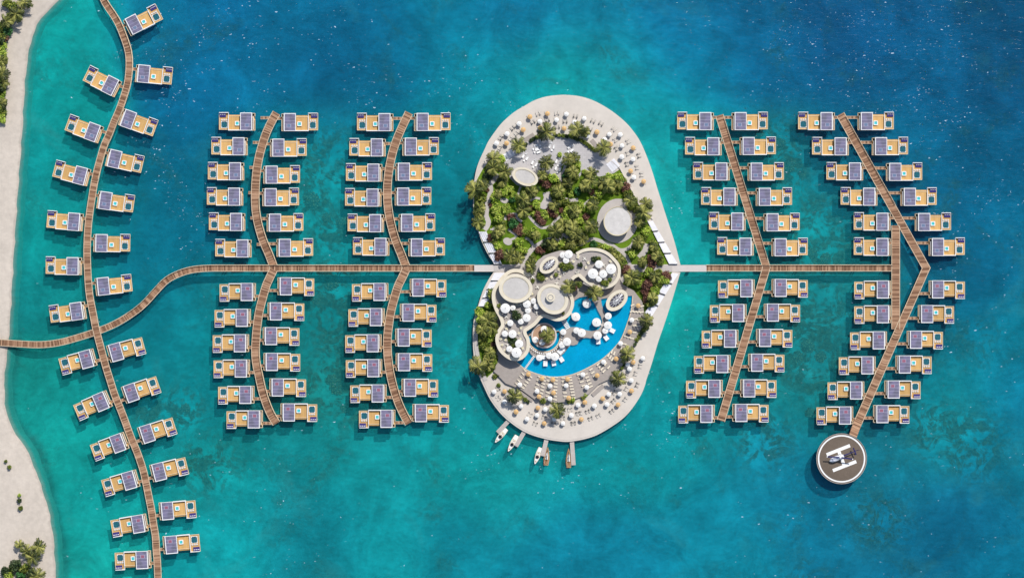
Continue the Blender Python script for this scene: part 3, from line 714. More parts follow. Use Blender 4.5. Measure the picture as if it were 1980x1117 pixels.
for key, blab, side, sx, lst in ROWS:
    for i, (cx, cy, rot) in enumerate(lst):
        sy = 1 if cy < (545 if rot else 520) or (key == 'shore' and cy < 620) else -1
        o = VP if first else copy_tree(VP); first = False
        o.location = P(cx, cy, ZD); o.rotation_euler.z = math.radians(rot); o.scale = (sx, sy, 1)
        tag(o, f'{ordn(i + 1)} solar-roofed villa from the top, {side} of {blab}', 'villa', 'overwater villas along the boardwalks')
        if sy < 0:
            for r_ in o.children:
                if r_.name.startswith('roof'):
                    for q in r_.children:
                        if q.name.startswith('skylight'): q.data = SKY_RED
        # landing plank from the boardwalk to the porch
        a = math.radians(rot); ax = Vector((math.cos(a), -math.sin(a))) * sx; up = Vector((-math.sin(a), -math.cos(a)))
        st = Vector((cx, cy)) + ax * 35 + up * 7.5 * sy
        keys = [key] + (['v'] if key == 'e2' and side == 'left' else [])
        k = 0.0; hit = key
        while k < 60:
            hits = [q for q in keys if dist_line(st + ax * k, LINES[q]) < HW[q] - 1.0]
            if hits: hit = hits[0]; break
            k += 0.5
        if k < 60:
            k0 = 10.0 if (key == 'w1' and side == 'left' and cy < 500 and k > 11) else 0.0
            A, B = P(*(st + ax * k0), ZD - .08), P(*(st + ax * k), ZD - .08)
            u = (B - A).to_2d()
            if u.length > 0.3:
                root, p0 = BW[hit]; mb = MB(); strip(mb, [A.to_2d(), B.to_2d()], 1.15, ZD - .3, ZD - .08)
                n_ = len(mb.v); nn = Vector((-u.y, u.x)).normalized()
                for sg in (1, -1): mb.obox((A.to_2d() + B.to_2d()) / 2 + nn * sg * .62, u, u.length, .12, ZD - .3, ZD - .02, 1)
                mb.uv += [(0, 0)] * (len(mb.v) - n_)
                mb.build('landing', ['walk', 'trimwood'], root, -p0)
# ================================================================== the heart island
OUT = [(937.8, 287), (944.4, 273), (955.6, 256.7), (966.7, 242), (977.8, 230.6), (994.4, 216.7), (1011, 206.7), (1033, 194.4), (1055.6, 187), (1077.8, 184.2), (1094.4, 183.6), (1120, 186.2), (1144.4, 193.3), (1166.7, 204.4), (1189, 219), (1211, 237.8), (1227.8, 257.8), (1239, 275.6),
       (1250, 300.7), (1261, 330.7), (1272, 367), (1282.4, 400), (1294.4, 436.7), (1305.6, 472), (1315.5, 511)]
OUT2 = [(1315.5, 526.8), (1307.8, 553), (1296.7, 589.6), (1283.5, 630), (1273, 660), (1260, 703.6), (1250, 733.6), (1247, 745), (1239, 764), (1222, 789.8), (1205.6, 807.6), (1183, 824), (1155.6, 839.8), (1133, 847.6), (1111, 852), (1094, 853.5), (1077.8, 852), (1058.9, 849), (1033, 842), (1011, 832.6), (986.7, 816), (966.7, 797.6), (947.8, 772), (936, 748),
        (928.9, 732.4), (920, 712), (916.2, 690), (914.4, 661), (915.2, 626), (919, 608), (924.5, 590.7), (933.3, 563), (944.4, 540.7), (954.4, 526)]
OUT3 = [(956.7, 511.5), (944.4, 493), (933.3, 471), (925.6, 450), (919, 430), (915.5, 406), (914.8, 384), (916.7, 353), (921, 328), (927.8, 308.4), (937.8, 287)]
def outline():
    return catmull(OUT, 4) + catmull(OUT2, 4) + catmull(OUT3, 4)[:-1]
OL = outline()
def inset(pts, d):
    n = len(pts); o = []
    for i in range(n):
        tt = (pts[(i + 1) % n] - pts[i - 1]).normalized(); o.append(pts[i] + Vector((-tt.y, tt.x)) * d)
    return o
mb = MB(); mb.prism(W(OL, ZI - .15), -6, ZI - .15); structure(mb.build('island_ground', ['prom']))
mb = MB(); mb.prism(W(inset(OL, 3.2), ZI), ZI - .2, ZI); structure(mb.build('promenade', ['prom']))
LV = {'n': 0}
def sheet(name, pts, z, mat, closed_smooth=0, th=None):
    if closed_smooth: pts = catmull(pts, closed_smooth, True)
    LV['n'] += 1
    mb = MB(); mb.prism(W(pts, z), None if th is None else z - th, z)
    return structure(mb.build(name, [mat]))

sheet('plaza_paving', [(973, 305), (982, 295), (1008, 283), (1033, 267), (1060, 261), (1090, 262), (1120, 268), (1143, 282), (1163, 305), (1192, 330), (1192, 342), (1140, 352), (1085, 360), (1015, 372), (983, 350)], ZI + .02, 'plaza', 4)
LAWN = [(950, 306), (972, 303), (977, 322), (986, 345), (999, 358), (1017, 362), (1040, 346), (1062, 341), (1080, 350), (1085, 338), (1082, 325), (1092, 316), (1108, 314), (1122, 318), (1123, 332), (1112, 344), (1118, 347), (1128, 330), (1143, 332), (1158, 342), (1187, 335), (1199, 327),
        (1240, 405), (1297, 511), (1220, 511), (1100, 511), (1000, 511), (959, 511), (946, 492), (935, 470), (925, 445), (919, 428), (916.5, 404), (917, 380), (922, 348), (934, 326)]
sheet('lawn', LAWN, ZI + .05, 'lawn')
sheet('lawn', [(1222, 526), (1300, 526), (1297, 535), (1246, 605), (1240, 590), (1226, 568), (1205, 552), (1200, 535)], ZI + .05, 'lawn')
sheet('lawn', [(926, 598), (955, 585), (968, 615), (966, 640), (962, 660), (966, 690), (955, 717), (936, 735), (925, 712), (921, 655)], ZI + .05, 'lawn')
cE, cC, cD, cF, cG, cHh = crop(900, 400), crop(900, 284), crop(1100, 284), crop(1100, 400), crop(900, 514), crop(1100, 514)
c6l, c6r, c7l, c7r, cA, cB = crop(900, 628), crop(1100, 628), crop(900, 742), crop(1100, 742), crop(900, 170), crop(1100, 170)
PATHS = [([(985, 517), (1000, 515)] + [cE(*p) for p in ((960, 1000), (1050, 900), (1120, 780), (1210, 690))], 9.5), ([cE(*p) for p in ((1200, 690), (1330, 610), (1450, 560), (1560, 550), (1640, 580), (1690, 480), (1800, 560))] + [cF(*p) for p in ((60, 600), (200, 650), (300, 600), (430, 560), (600, 610), (760, 670), (880, 745), (1000, 735), (1100, 660), (1135, 560))], 6.5),
         ([cF(*p) for p in ((900, 760), (1010, 880), (1060, 1000))] + [(1219, 518)], 6.5), ([cF(*p) for p in ((1360, 640), (1320, 770), (1220, 880))], 11), ([cC(*p) for p in ((560, 470), (500, 570), (430, 650), (440, 740), (420, 860), (385, 960))] + [cE(*p) for p in ((370, 40), (360, 150), (400, 260), (375, 340), (330, 400))], 9.5),
         ([cE(*p) for p in ((740, 600), (800, 565), (880, 530), (870, 480), (800, 430), (740, 390))], 4.5), ([cE(*p) for p in ((690, 230), (710, 150), (800, 130), (880, 130), (905, 200), (980, 260))], 5), ([cE(*p) for p in ((1100, 150), (1180, 250), (1320, 360), (1480, 330), (1570, 230), (1690, 140), (1800, 20))], 5),
         ([cE(*p) for p in ((1040, 530), (1130, 590), (1190, 690))], 5.5), ([cE(*p) for p in ((430, 390), (500, 390))], 3), ([cC(*p) for p in ((960, 690), (935, 760), (915, 830))], 4), ([cC(*p) for p in ((1410, 790), (1430, 900), (1370, 1020))], 15), ([cC(*p) for p in ((1130, 940), (1200, 890), (1300, 900))], 4.5),
         ([cC(*p) for p in ((1440, 940), (1540, 950))], 5), ([cC(*p) for p in ((1720, 910), (1850, 930), (1960, 920))], 7), ([cC(*p) for p in ((1665, 610), (1650, 500), (1700, 420), (1740, 320))], 5), ([cC(*p) for p in ((1860, 990), (1740, 1110))], 5), ([cD(*p) for p in ((250, 1060), (290, 980), (430, 870), (480, 760))], 4),
         ([(955, 518.5), (1000, 518.5), (1032, 520)], 12), ([(1212, 519), (1300, 518.5)], 12), ([cHh(*p) for p in ((860, 330), (960, 200), (1080, 90), (1120, 10))], 9), ([c6l(*p) for p in ((330, 60), (340, 180), (340, 250))], 9), ([(939, 735), (928, 705), (921, 670), (920, 640)], 7.5)]
for i, (pl, w) in enumerate(PATHS):
    z = ZI + .10 + .006 * i; mb = MB(); strip(mb, W(catmull(pl, 5), z), w * K, z - .12, z); mb.uv = None; structure(mb.build('garden_path', ['path']))
for i, e in enumerate([(*cE(500, 390), 4.6, 4.2, 0), (*cE(735, 600), 9, 7, -25), (*cC(680, 935), 8.5, 5, -15), (*cC(1370, 1020), 10, 7, 0), (1194, 427, 39.5, 43, -12)]):
    z = ZI + .26 + .01 * i; mb = MB(); mb.prism(W(ell(*e), z), ZI, z); structure(mb.build('garden_path', ['path']))

# pool deck with basin
POOL = [(1223.5, 571.5), (1222, 590), (1218.9, 607), (1213, 625), (1206.7, 642.4), (1200, 657), (1189, 671), (1175.6, 684.7), (1162, 695.8), (1147.8, 704.7), (1131, 713.6), (1114.4, 721), (1100, 725.5), (1077.8, 728.5), (1055.6, 727), (1033, 720.8), (1015.6, 713.3), (1004.4, 704.7), (992, 694.7),
        (990, 685), (1005, 668), (1010, 650), (1012, 635), (1025, 622), (1045, 610), (1065, 603), (1085, 604), (1098, 599), (1106, 587), (1112, 580), (1120, 575), (1130, 573), (1140, 573.5), (1162, 578), (1181, 575), (1208, 572)]
PDECK = [(963.9, 693.6), (954.4, 717), (977.8, 741), (1006.7, 752), (1033, 771.4), (1055.6, 776.8), (1077.8, 778), (1100, 775.5), (1127.8, 765), (1138.9, 761), (1157.8, 742), (1182, 731), (1194, 719), (1207.8, 700), (1222, 672), (1231, 653.6), (1240, 634.7), (1246, 606), (1242, 583), (1226, 562), (1205, 550), (1197, 536), (1150, 520), (1030, 530), (965, 560), (958, 600), (963, 640), (957, 690)]
mb = MB(); mb.prism(W(PDECK, ZP), ZI - .1, ZP, 0, 0, [list(reversed(W(POOL, ZP)))]); structure(mb.build('pool_deck', ['pooldeck']))
sheet('pool_floor', POOL, ZI + .03, 'tile')
t = NT('pool_water'); v = t.pos()
bp = t.n('ShaderNodeBump'); bp.inputs['Strength'].default_value = 0.35; t.link(t.noise(v, 1.2, 4.0, .6, .5), bp.inputs['Height'])
df = t.n('ShaderNodeBsdfDiffuse'); cc = t.mix(t.noise(v, .5, 4.0, .65), (.0, .26, .58), (.0, .48, .68)); t.link(cc, df.inputs[0]); t.link(bp.outputs[0], df.inputs['Normal'])
tr = t.n('ShaderNodeBsdfTransparent'); tr.inputs[0].default_value = (.30, .90, .97, 1)
m1 = t.n('ShaderNodeMixShader'); m1.inputs[0].default_value = .28; t.link(tr.outputs[0], m1.inputs[1]); t.link(df.outputs[0], m1.inputs[2])
gl = t.n('ShaderNodeBsdfGlossy'); gl.inputs['Roughness'].default_value = .1; t.link(bp.outputs[0], gl.inputs['Normal'])
fr = t.n('ShaderNodeFresnel'); fr.inputs[0].default_value = 1.33
m2 = t.n('ShaderNodeMixShader'); t.link(fr.outputs[0], m2.inputs[0]); t.link(m1.outputs[0], m2.inputs[1]); t.link(gl.outputs[0], m2.inputs[2]); t.link(m2.outputs[0], t.out.inputs[0]); M['poolw'] = t.m
sheet('pool_water', POOL, ZP - .22, 'poolw')
mb = MB(); strip(mb, W(catmull(POOL[:19], 3), ZP + .04), .42, ZP - .3, ZP + .05); mb.uv = None; tag(mb.build('pool_coping', ['trimwood']), 'thin tan coping along the outer edge of the large pool', 'pool edge')
# lands inside the pool
z = ZP + .006
CR = [(1052 + 30.5 * math.cos(math.radians(a)), 648.5 - 30.5 * math.sin(math.radians(a))) for a in range(20, -190, -8)]
CRO = [(1018, 650), (1021.7, 667), (1022, 677), (1027.8, 686), (1036.7, 691), (1047.8, 695.2), (1060, 696), (1073, 694.7), (1083, 689), (1091, 681.5), (1099, 671.5), (1103, 666.5), (1109, 667.5), (1116.5, 665), (1119, 658), (1122, 655), (1133, 652.4), (1145.6, 654), (1158, 653), (1168, 647), (1174, 637), (1176, 624), (1172, 612), (1169.5, 604), (1166, 597), (1163, 586), (1162, 577),
       (1144, 579), (1150, 587), (1155.6, 599.6), (1162, 611.8), (1164.4, 620.7), (1162, 631), (1156.7, 636.9), (1144.4, 640), (1133, 638), (1122, 633.6), (1113, 632), (1100, 632.5), (1093, 636.5), (1085, 640)]
mb = MB(); mb.prism(W(CR[::-1] + CRO[::1], z), ZI, z); structure(mb.build('pool_walkway', ['pooldeck']))
for q, ww in (((1134.4, 586.5), 8.4), ((1113.2, 612.5), 8.6), ((1153.5, 623.2), 8.6)):
    mb = MB(); mb.prism(W(ell(*q, ww, ww, 0, 28), z), ZI, z); mb.ring(W(ell(*q, ww, ww, 0, 28), z), W(ell(*q, ww - 1.4, ww - 1.4, 0, 28), z), z, z + .3, 1); structure(mb.build('pool_walkway', ['pooldeck', 'white']))
for a, b, w in (((1137, 577), (1139.5, 574), 3), ((1098, 602), (1107, 608), 4.5), ((1158, 625.5), (1166, 629), 3.5), ((1035.5, 630), (1040, 626), 5)):
    mb = MB(); strip(mb, W([a, b], z + .02), w * K, ZI, z + .02); mb.uv = None; structure(mb.build('pool_walkway', ['kerb']))
# stepping grids
def steps_bridge(a, b, w, n, lab):
    mb = MB(); A, B = P(*a, ZP + .1).to_2d(), P(*b, ZP + .1).to_2d()
    for i in range(n):
        c = A.lerp(B, (i + .5) / n); mb.obox(c, B - A, (B - A).length / n * .62, w * K, ZI, ZP + .1)
    tag(mb.build('stepping_slabs', ['white']), lab, 'stepping stones')
steps_bridge((1087, 614), (1099, 635), 9, 8, 'ladder of white slabs crossing the pool below the right-hand ellipse pavilion')
steps_bridge((1033, 688), (1015.5, 712), 4, 12, 'narrow diagonal ladder of white slabs across the lower left of the pool')
# round island bar
mb = MB(); mb.prism(W(ell(1052, 648.5, 22.5, 22.5, 0, 48), ZP + .05), ZI, ZP + .05, 0); q = mb.build('round_pool_island', ['brickpave']) if 'brickpave' in M else None
if q is None:
    M['brickpave'] = ground('terracotta_paving', (.42, .27, .18), .1, .1, .9); mb2 = MB(); mb2.prism(W(ell(1052, 648.5, 22.5, 22.5, 0, 48), ZP + .05), ZI, ZP + .05, 0); q = mb2.build('round_pool_island', ['brickpave'])
structure(q)
mb = MB(); mb.ring(W(ell(1052, 648.5, 24.6, 24.6, 0, 48), ZP + .7), W(ell(1052, 648.5, 21.8, 21.8, 0, 48), ZP + .7), ZI, ZP + .7); tag(mb.build('bar_counter', ['kerb']), 'white ring-shaped counter round the planted islet in the pool', 'counter')
mb = MB(); strip(mb, W(catmull([(1052 + 31.6 * math.cos(math.radians(a)), 648.5 - 31.6 * math.sin(math.radians(a))) for a in range(10, -180, -8)], 2), ZP + .3), .35, ZI, ZP + .12); mb.uv = None
tag(mb.build('kerb', ['rail']), 'thin timber kerb round the channel of the pool islet', 'kerb')

# ---- upper terrace
TL = [(1030, 526), (1020, 531.8), (1011, 526), (1000, 523), (989, 524), (977.8, 530.7), (966.7, 543), (958.9, 555), (954.5, 567), (955, 582), (960, 598.4), (967, 611), (971.5, 622), (971.5, 630), (965.5, 639), (961.7, 650), (961.7, 661), (966.7, 674.7), (975.6, 684.7), (986.7, 692), (997.8, 694), (1008.9, 690.8), (1017.8, 681), (1021, 670), (1020.6, 655.8), (1015.6, 646),
      (1015, 639), (1021, 634.5), (1030, 628.5), (1037, 622), (1044.4, 613), (1052, 610), (1064.4, 614), (1077.8, 617.5), (1091, 614), (1101, 604.5), (1106.7, 588), (1104.4, 573), (1095.6, 563)]
TRi = [(1104, 550), (1106, 540), (1111, 535), (1119, 531.8), (1125.6, 537), (1135.6, 545), (1147.8, 551.8), (1162, 555.5), (1177.8, 553.5), (1189, 546), (1195.6, 534), (1197.2, 522), (1194.4, 511), (1185.6, 500), (1175.6, 491), (1162, 484.5), (1144.4, 482), (1127.8, 484.4), (1114.4, 491), (1106, 489)]
TN = [(1098, 485), (1084, 484), (1066, 489), (1052, 494), (1040, 503), (1033, 514)]
TER = catmull(TL, 3) + catmull(TRi, 3) + [Vector(p) for p in TN]
mb = MB(); mb.prism(W(TER, ZT), ZT - 1.0, ZT); structure(mb.build('terrace_floor_slab', ['terrace']))
mb = MB(); mb.prism(W([p + (Vector((1065, 560)) - p) * .035 for p in TER], ZT - 1), ZP - .2, ZT - 1.0); tag(mb.build('restaurant_building', ['cream']), 'curving cream restaurant building under the upper terrace of the island', 'restaurant')
def parapet(pl, w, lab, h=.75):
    mb = MB(); strip(mb, W(catmull(pl, 5), ZT), w * K, ZT - 1.1, ZT + h); mb.uv = None; return tag(mb.build('parapet', ['cream']), lab, 'parapet', 'terrace parapets')
parapet([(1034, 524.5)] + TL, 6.6, 'sinuous cream parapet round the left umbrella terrace above the pool')
parapet(TRi[1:-1], 6.0, 'curved cream parapet round the right umbrella terrace')
mb = MB(); strip(mb, W(catmull([(x, y) for x, y in ((1128, 545), (1140, 550), (1156, 553), (1172, 550))], 4), ZT + .05), 1.6, ZT, ZT + .35); mb.uv = None
tag(mb.build('planter', ['terrace']), 'low curved planter bed along the lower edge of the right umbrella terrace', 'planter')

def pavilion(cx, cy, a, b, deg, ai, bi, zb, zt, lab, kind='stone', rim='cream'):
    root = empty('pavilion', P(cx, cy, zb)); p0 = root.location.copy(); tag(root, lab, 'pavilion', 'oval pavilions on the island')
    E = lambda q, r, z: [(x - p0.x, y - p0.y) for x, y in W(ell(cx, cy, q, r, deg, 56), z)]
    h0, h1 = 0.0, zt - zb
    mb = MB(); mb.prism(E(a * .86, b * .86, zt), h0, h1 - .5); mb.build('wall', ['cream'], root)
    mb = MB(); mb.ring(E(a, b, zt), E(ai + .9, bi + .9, zt), h1 - .6, h1); mb.ring(E(ai + .9, bi + .9, zt), E(ai, bi, zt), h1 - .6, h1 - .12, 1); rf = mb.build('roof_rim', [rim, 'cream2'], root)
    if kind == 'stone':
        mb = MB(); mb.prism(E(ai, bi, zt), h1 - .6, h1 - .28); mb.build('roof', ['marble' if rim == 'cream2' else 'roofstone'], root)
    else:
        mb = MB(); n = 40; e = E(ai, bi, zt); c = (sum(p[0] for p in e) / len(e), sum(p[1] for p in e) / len(e))
        k = len(e); vs = [(p[0], p[1], h1 - .3) for p in e] + [(c[0] + (p[0] - c[0]) * .5, c[1] + (p[1] - c[1]) * .5, h1 + .3) for p in e] + [(c[0], c[1], h1 + .5)]
        mb.add(vs, [(i, (i + 1) % k, k + (i + 1) % k, k + i) for i in range(k)] + [(k + i, k + (i + 1) % k, 2 * k) for i in range(k)])
        g = mb.build('glass_dome', ['glass'], root)
        mb = MB()
        for i in range(0, k, 5):
            mb.tube((e[i][0], e[i][1], h1 - .25), (c[0] + (e[i][0] - c[0]) * .5, c[1] + (e[i][1] - c[1]) * .5, h1 + .35), .09, .09); mb.tube((c[0] + (e[i][0] - c[0]) * .5, c[1] + (e[i][1] - c[1]) * .5, h1 + .35), (c[0], c[1], h1 + .55), .09, .09)
        for i in range(k): 
            j = (i + 1) % k; f = lambda m, q: (c[0] + (e[m][0] - c[0]) * q, c[1] + (e[m][1] - c[1]) * q, h1 + .37 if q < .6 else h1 - .2)
            mb.tube(f(i, .5), f(j, .5), .09, .09)
        mb.build('glazing_bar', ['white'], g)
    return root, p0, h1
pavilion(997.2, 557.5, 32.6, 27.8, -4, 25.4, 21.2, ZT, ZT + 4.2, 'largest stone-roofed oval pavilion with cream rim, left of the island restaurant')
r_, p0, h1 = pavilion(1068.6, 578, 31.6, 28.0, -38, 24.8, 21.6, ZT, ZT + 4.2, 'stone-roofed oval pavilion topped by a round drum beside the pool')
c = P(1064.6, 575, ZT + 5) - p0
dr = MB().cyl(c.x, c.y, 2.1, h1 - .3, h1 + 1.5, 0, n=28).build('roof_drum', ['cream'], r_)
MB().ring([(c.x + 1.35 * math.cos(q * math.pi / 14), c.y + 1.35 * math.sin(q * math.pi / 14)) for q in range(28)], [(c.x + 1.1 * math.cos(q * math.pi / 14), c.y + 1.1 * math.sin(q * math.pi / 14)) for q in range(28)], h1 + 1.5, h1 + 1.62).build('drum_ring', ['hub'], dr)
pavilion(1061.3, 512.3, 20.3, 14, 38, 14.2, 7.6, ZT, ZT + 3.6, 'small tilted oval pavilion with dark glass dome above the restaurant terrace', 'glass')
pavilion(1192.6, 580.6, 24.4, 16.4, 43, 17, 9.6, ZI, ZP + 3.8, 'tilted oval pavilion with dark glass dome standing in the pool corner', 'glass')
pavilion(1015.3, 341.8, 26.4, 16.6, -22, 20.2, 12.4, ZI, ZI + 5.0, 'stone-roofed tilted oval pavilion in the upper left of the garden')
pavilion(1194.4, 427.6, 27.3, 28.6, -20, 25.6, 26.9, ZI, ZI + 5.4, 'white marble-roofed round pavilion on a paved apron in the right of the garden', 'stone', 'cream2')

# ---- white stepped terraces on the flanks
def seat_bay(q, lab):
    """q: 4 picture corners, first edge is the outer (sea) side; 4 steps rising inwards"""
    mb = MB(); a, b, c, d_ = [Vector(p) for p in q]
    for k in range(4):
        f0, f1 = k / 4, (k + 1) / 4
        poly = [a.lerp(d_, f0), b.lerp(c, f0), b.lerp(c, f1), a.lerp(d_, f1)]
        mb.prism(W(poly, ZI + .2 * (k + 1)), ZI - .1, ZI + .12 + .26 * k)
    e0 = b.lerp(b + (b - a), .018); f0 = c.lerp(c + (c - d_), .018)
    mb.prism(W([b.lerp(e0, .1), e0, f0, c.lerp(f0, .1)], ZI + 1), ZI - .1, ZI + 1.15, 1)
    tag(mb.build('stepped_seating', ['steps', 'hub']), lab, 'seating steps', 'white stepped seating bays')
def flank(i0, i1, o0, o1, n, gap, where):
    i0, i1, o0, o1 = map(Vector, (i0, i1, o0, o1))
    gap = max(gap, .018)
    for k in range(n):
        f0, f1 = k / n + gap, (k + 1) / n - gap
        seat_bay([o0.lerp(o1, f0), o0.lerp(o1, f1), i0.lerp(i1, f1), i0.lerp(i1, f0)], f'{ordn(k + 1)} white stepped seating bay from the top on the {where}')
flank(cF(1365, 240), cF(1750, 1003), cF(1450, 225), cF(1900, 1003), 4, .012, 'upper right flank of the island')
flank(cHh(1800, 110), cHh(1310, 830), cHh(1915, 125), cHh(1430, 895), 4, .02, 'lower right flank of the island')
flank(cE(360, 420), cE(640, 1000), cE(225, 420), cE(500, 1000), 3, .012, 'upper left flank of the island')
flank(cG(690, 110), cG(330, 710), cG(510, 110), cG(222, 710), 4, .015, 'lower left flank of the island')
# garden retaining wall line on the right
mb = MB(); strip(mb, W([(1182, 311), (1199, 326), (1236, 396), (1262, 424)], ZI + .5), .3, ZI - .1, ZI + .55); mb.uv = None; tag(mb.build('garden_wall', ['kerb']), 'thin straight retaining wall between the garden and the right-hand beach', 'wall')
# small stairs and ramps
def slab(c, l, w, deg, z0, z1, name, lab, mat, cat, steps=1):
    mb = MB(); u = Vector((math.cos(math.radians(deg)), math.sin(math.radians(deg)))); n_ = Vector((-u.y, u.x)); cc = P(*c, z1).to_2d()
    for k in range(steps):
        mb.obox(cc + n_ * (k - (steps - 1) / 2) * w * K / steps, u, l * K, w * K / steps, z0, z0 + (z1 - z0) * (k + 1) / steps)
    tag(mb.build(name, [mat]), lab, cat)
slab(cC(750, 145), 22, 13, 35, ZI, ZI + .5, 'stairs', 'white stairs at the upper left corner of the garden plaza', 'steps', 'stairs', 4)
slab(cD(770, 320), 19, 19, -52, ZI, ZI + .5, 'stairs', 'white stairs at the right end of the garden plaza', 'steps', 'stairs', 4)
slab(cA(1110, 865), 22, 8.5, 33, ZI, ZI + .12, 'ramp', 'grey ramp at the upper left of the garden plaza', 'pooldeck', 'ramp')
slab(cB(440, 965), 17, 8.5, -50, ZI, ZI + .12, 'ramp', 'grey ramp at the upper right of the garden plaza', 'pooldeck', 'ramp')
slab(c7l(1060, 215), 30, 7, -35, ZI, ZI + .5, 'ramp', 'grey ramp down the lower left edge of the pool deck', 'pooldeck', 'ramp')
slab(c7r(505, 110), 29, 7, 42, ZI, ZI + .5, 'ramp', 'grey ramp down the lower right edge of the pool deck', 'pooldeck', 'ramp')

# ------------------------------------------------------------------ vegetation
def shrub_mesh(kind, seed):
    r = random.Random(seed); mb = MB(); subs = [(0, 0, .45, .62)]
    for i in range(7):
        a = i * 0.9 + r.uniform(-.3, .3); q = r.uniform(.38, .62); subs.append((q * math.cos(a), q * math.sin(a), r.uniform(.25, .75), r.uniform(.34, .5)))
    for sx, sy, sz, sr in subs:
        for k in range(30):
            th = r.uniform(0, 6.283); ph = math.asin(r.uniform(-.25, 1)); dv = Vector((math.cos(ph) * math.cos(th), math.cos(ph) * math.sin(th), math.sin(ph)))
            c = Vector((sx, sy, sz)) + dv * sr * r.uniform(.75, 1.08)
            nrm = (dv + Vector((r.uniform(-.7, .7), r.uniform(-.7, .7), r.uniform(-.2, .7)))).normalized()
            u = nrm.orthogonal().normalized(); u.rotate(Matrix.Rotation(r.uniform(0, 6.28), 3, nrm)); w = nrm.cross(u)
            s1 = r.uniform(.13, .25) if kind == 'M' else r.uniform(.10, .19); s2 = s1 * (.32 if kind == 'M' else .45 if kind == 'R' else .75)
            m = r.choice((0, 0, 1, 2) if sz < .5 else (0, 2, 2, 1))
            mb.add([c - u * s1, c + w * s2, c + u * s1, c - w * s2], [(0, 1, 2, 3)], m)
        mb.ellipsoid((sx, sy, sz - .1), sr * .72, sr * .72, sr * .62, 1, 7, 5)
    return mb.mesh('shrub_' + kind, [kind + 'a', kind + 'b', kind + 'c'])
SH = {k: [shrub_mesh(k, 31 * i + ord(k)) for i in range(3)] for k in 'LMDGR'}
def palm_meshes(seed):
    r = random.Random(seed); mb = MB(); nf = r.randint(12, 14)
    for i in range(nf):
        az = 6.283 * i / nf + r.uniform(-.22, .22); e = r.choice((.1, .35, .65, .95)) + r.uniform(-.1, .1); L = r.uniform(.82, 1.1); n = 15
        p = Vector((0, 0, 0)); m = r.choice((0, 0, 1, 1, 2)); curl = r.uniform(-.02, .02)
        for j in range(n):
            e -= .105; az += curl; dirh = Vector((math.cos(az), math.sin(az), 0)); side = Vector((-dirh.y, dirh.x, 0)); prev = p.copy()
            p = p + (dirh * math.cos(e) + Vector((0, 0, math.sin(e)))) * L / n
            mb.add([prev - side * .013, prev + side * .013, p + side * .01, p - side * .01], [(0, 1, 2, 3)], 2)
            if j < 1: continue
            wl = .29 * math.sin(math.pi * (j + 1.6) / (n + 2.6)) ** .8
            for sg in (1, -1):
                q = r.uniform(.85, 1.12); tip = p + side * sg * wl * .8 * q + dirh * wl * .75 + Vector((0, 0, -wl * .45)); w = dirh * .020
                mb.add([prev + Vector((0, 0, .004)), p + Vector((0, 0, .004)), tip + w, tip - w], [(0, 1, 2, 3)] if sg > 0 else [(3, 2, 1, 0)], m if r.random() < .75 else r.choice((0, 1, 2)))
    for k in range(5): mb.ellipsoid((.06 * math.cos(k * 1.26), .06 * math.sin(k * 1.26), -.05), .045, .045, .05, 1, 5, 4)
    return mb.mesh('palm_crown', ['pa', 'pb', 'pc'])
PC = [palm_meshes(i * 5 + 2) for i in range(4)]
def trunk_mesh():
    mb = MB(); n = 6
    for i in range(n):
        f0, f1 = i / n, (i + 1) / n; q = lambda f: Vector((.16 * math.sin(f * 1.5), -.04 * f, f)); mb.tube(q(f0), q(f1), .028 - .012 * f0, .028 - .012 * f1, 0, 7)
    return mb.mesh('palm_trunk', ['trunk'])
TRK = trunk_mesh()
ZONES = {'n': 'upper garden', 's': 'lower right garden', 'w': 'lower left garden strip', 'b': 'left beach', 't': 'restaurant terrace', 'p': 'pool deck edge'}
plants = []   # (px,py,r,kind,zbase,zone)
def SHR(cr, txt, zone=None, z=ZI):
    for q in txt.split():
        x, y, r_, k = q.split(','); px, py = cr(float(x), float(y)); sc = cr(9, 0)[0] - cr(0, 0)[0]
        plants.append((px, py, float(r_) / 9 * sc, k, z, zone))
SHR(cC, '630,210,78,L 390,490,95,D 680,480,95,M 640,600,85,M 620,680,75,M 660,780,95,L 780,740,75,L 850,850,75,L 520,880,100,L 300,900,85,M 230,950,65,M 380,750,42,R 240,1070,95,M 440,1010,45,R 540,1060,95,L 700,1060,85,L 810,930,62,G 1150,790,105,M 1080,770,62,M 1230,740,65,D 1410,660,85,R 1310,600,52,R 1530,560,95,L 1450,520,52,M 1560,700,75,M 1600,640,62,M 1660,680,52,R 1550,830,85,M 1680,800,85,L 1800,640,95,M 1790,750,75,M 1740,510,62,G 1820,400,85,D 1900,300,72,L 1810,460,42,R 1920,520,72,M 1940,760,62,G 1650,930,92,M 1760,980,82,M 1570,1000,62,M 1230,1020,85,L 1130,1070,55,R 1480,1080,65,R 1890,1010,72,M 1640,140,50,L', 'n')
SHR(cD, '60,420,92,D 150,300,72,L 40,560,82,M 150,780,72,G 30,830,62,L 280,700,92,D 390,780,65,R 330,640,52,M 520,820,82,L 590,620,92,M 700,520,75,L 860,530,85,L 640,700,72,M 730,760,82,M 840,790,50,M 950,640,52,G 1000,690,85,R 950,740,55,R 1030,840,95,M 1100,940,95,M 1080,1040,85,M 420,950,95,M 400,1050,95,M 200,1010,72,L 130,1090,62,M 960,580,52,M 1150,1080,82,M 270,440,52,L', 'n')
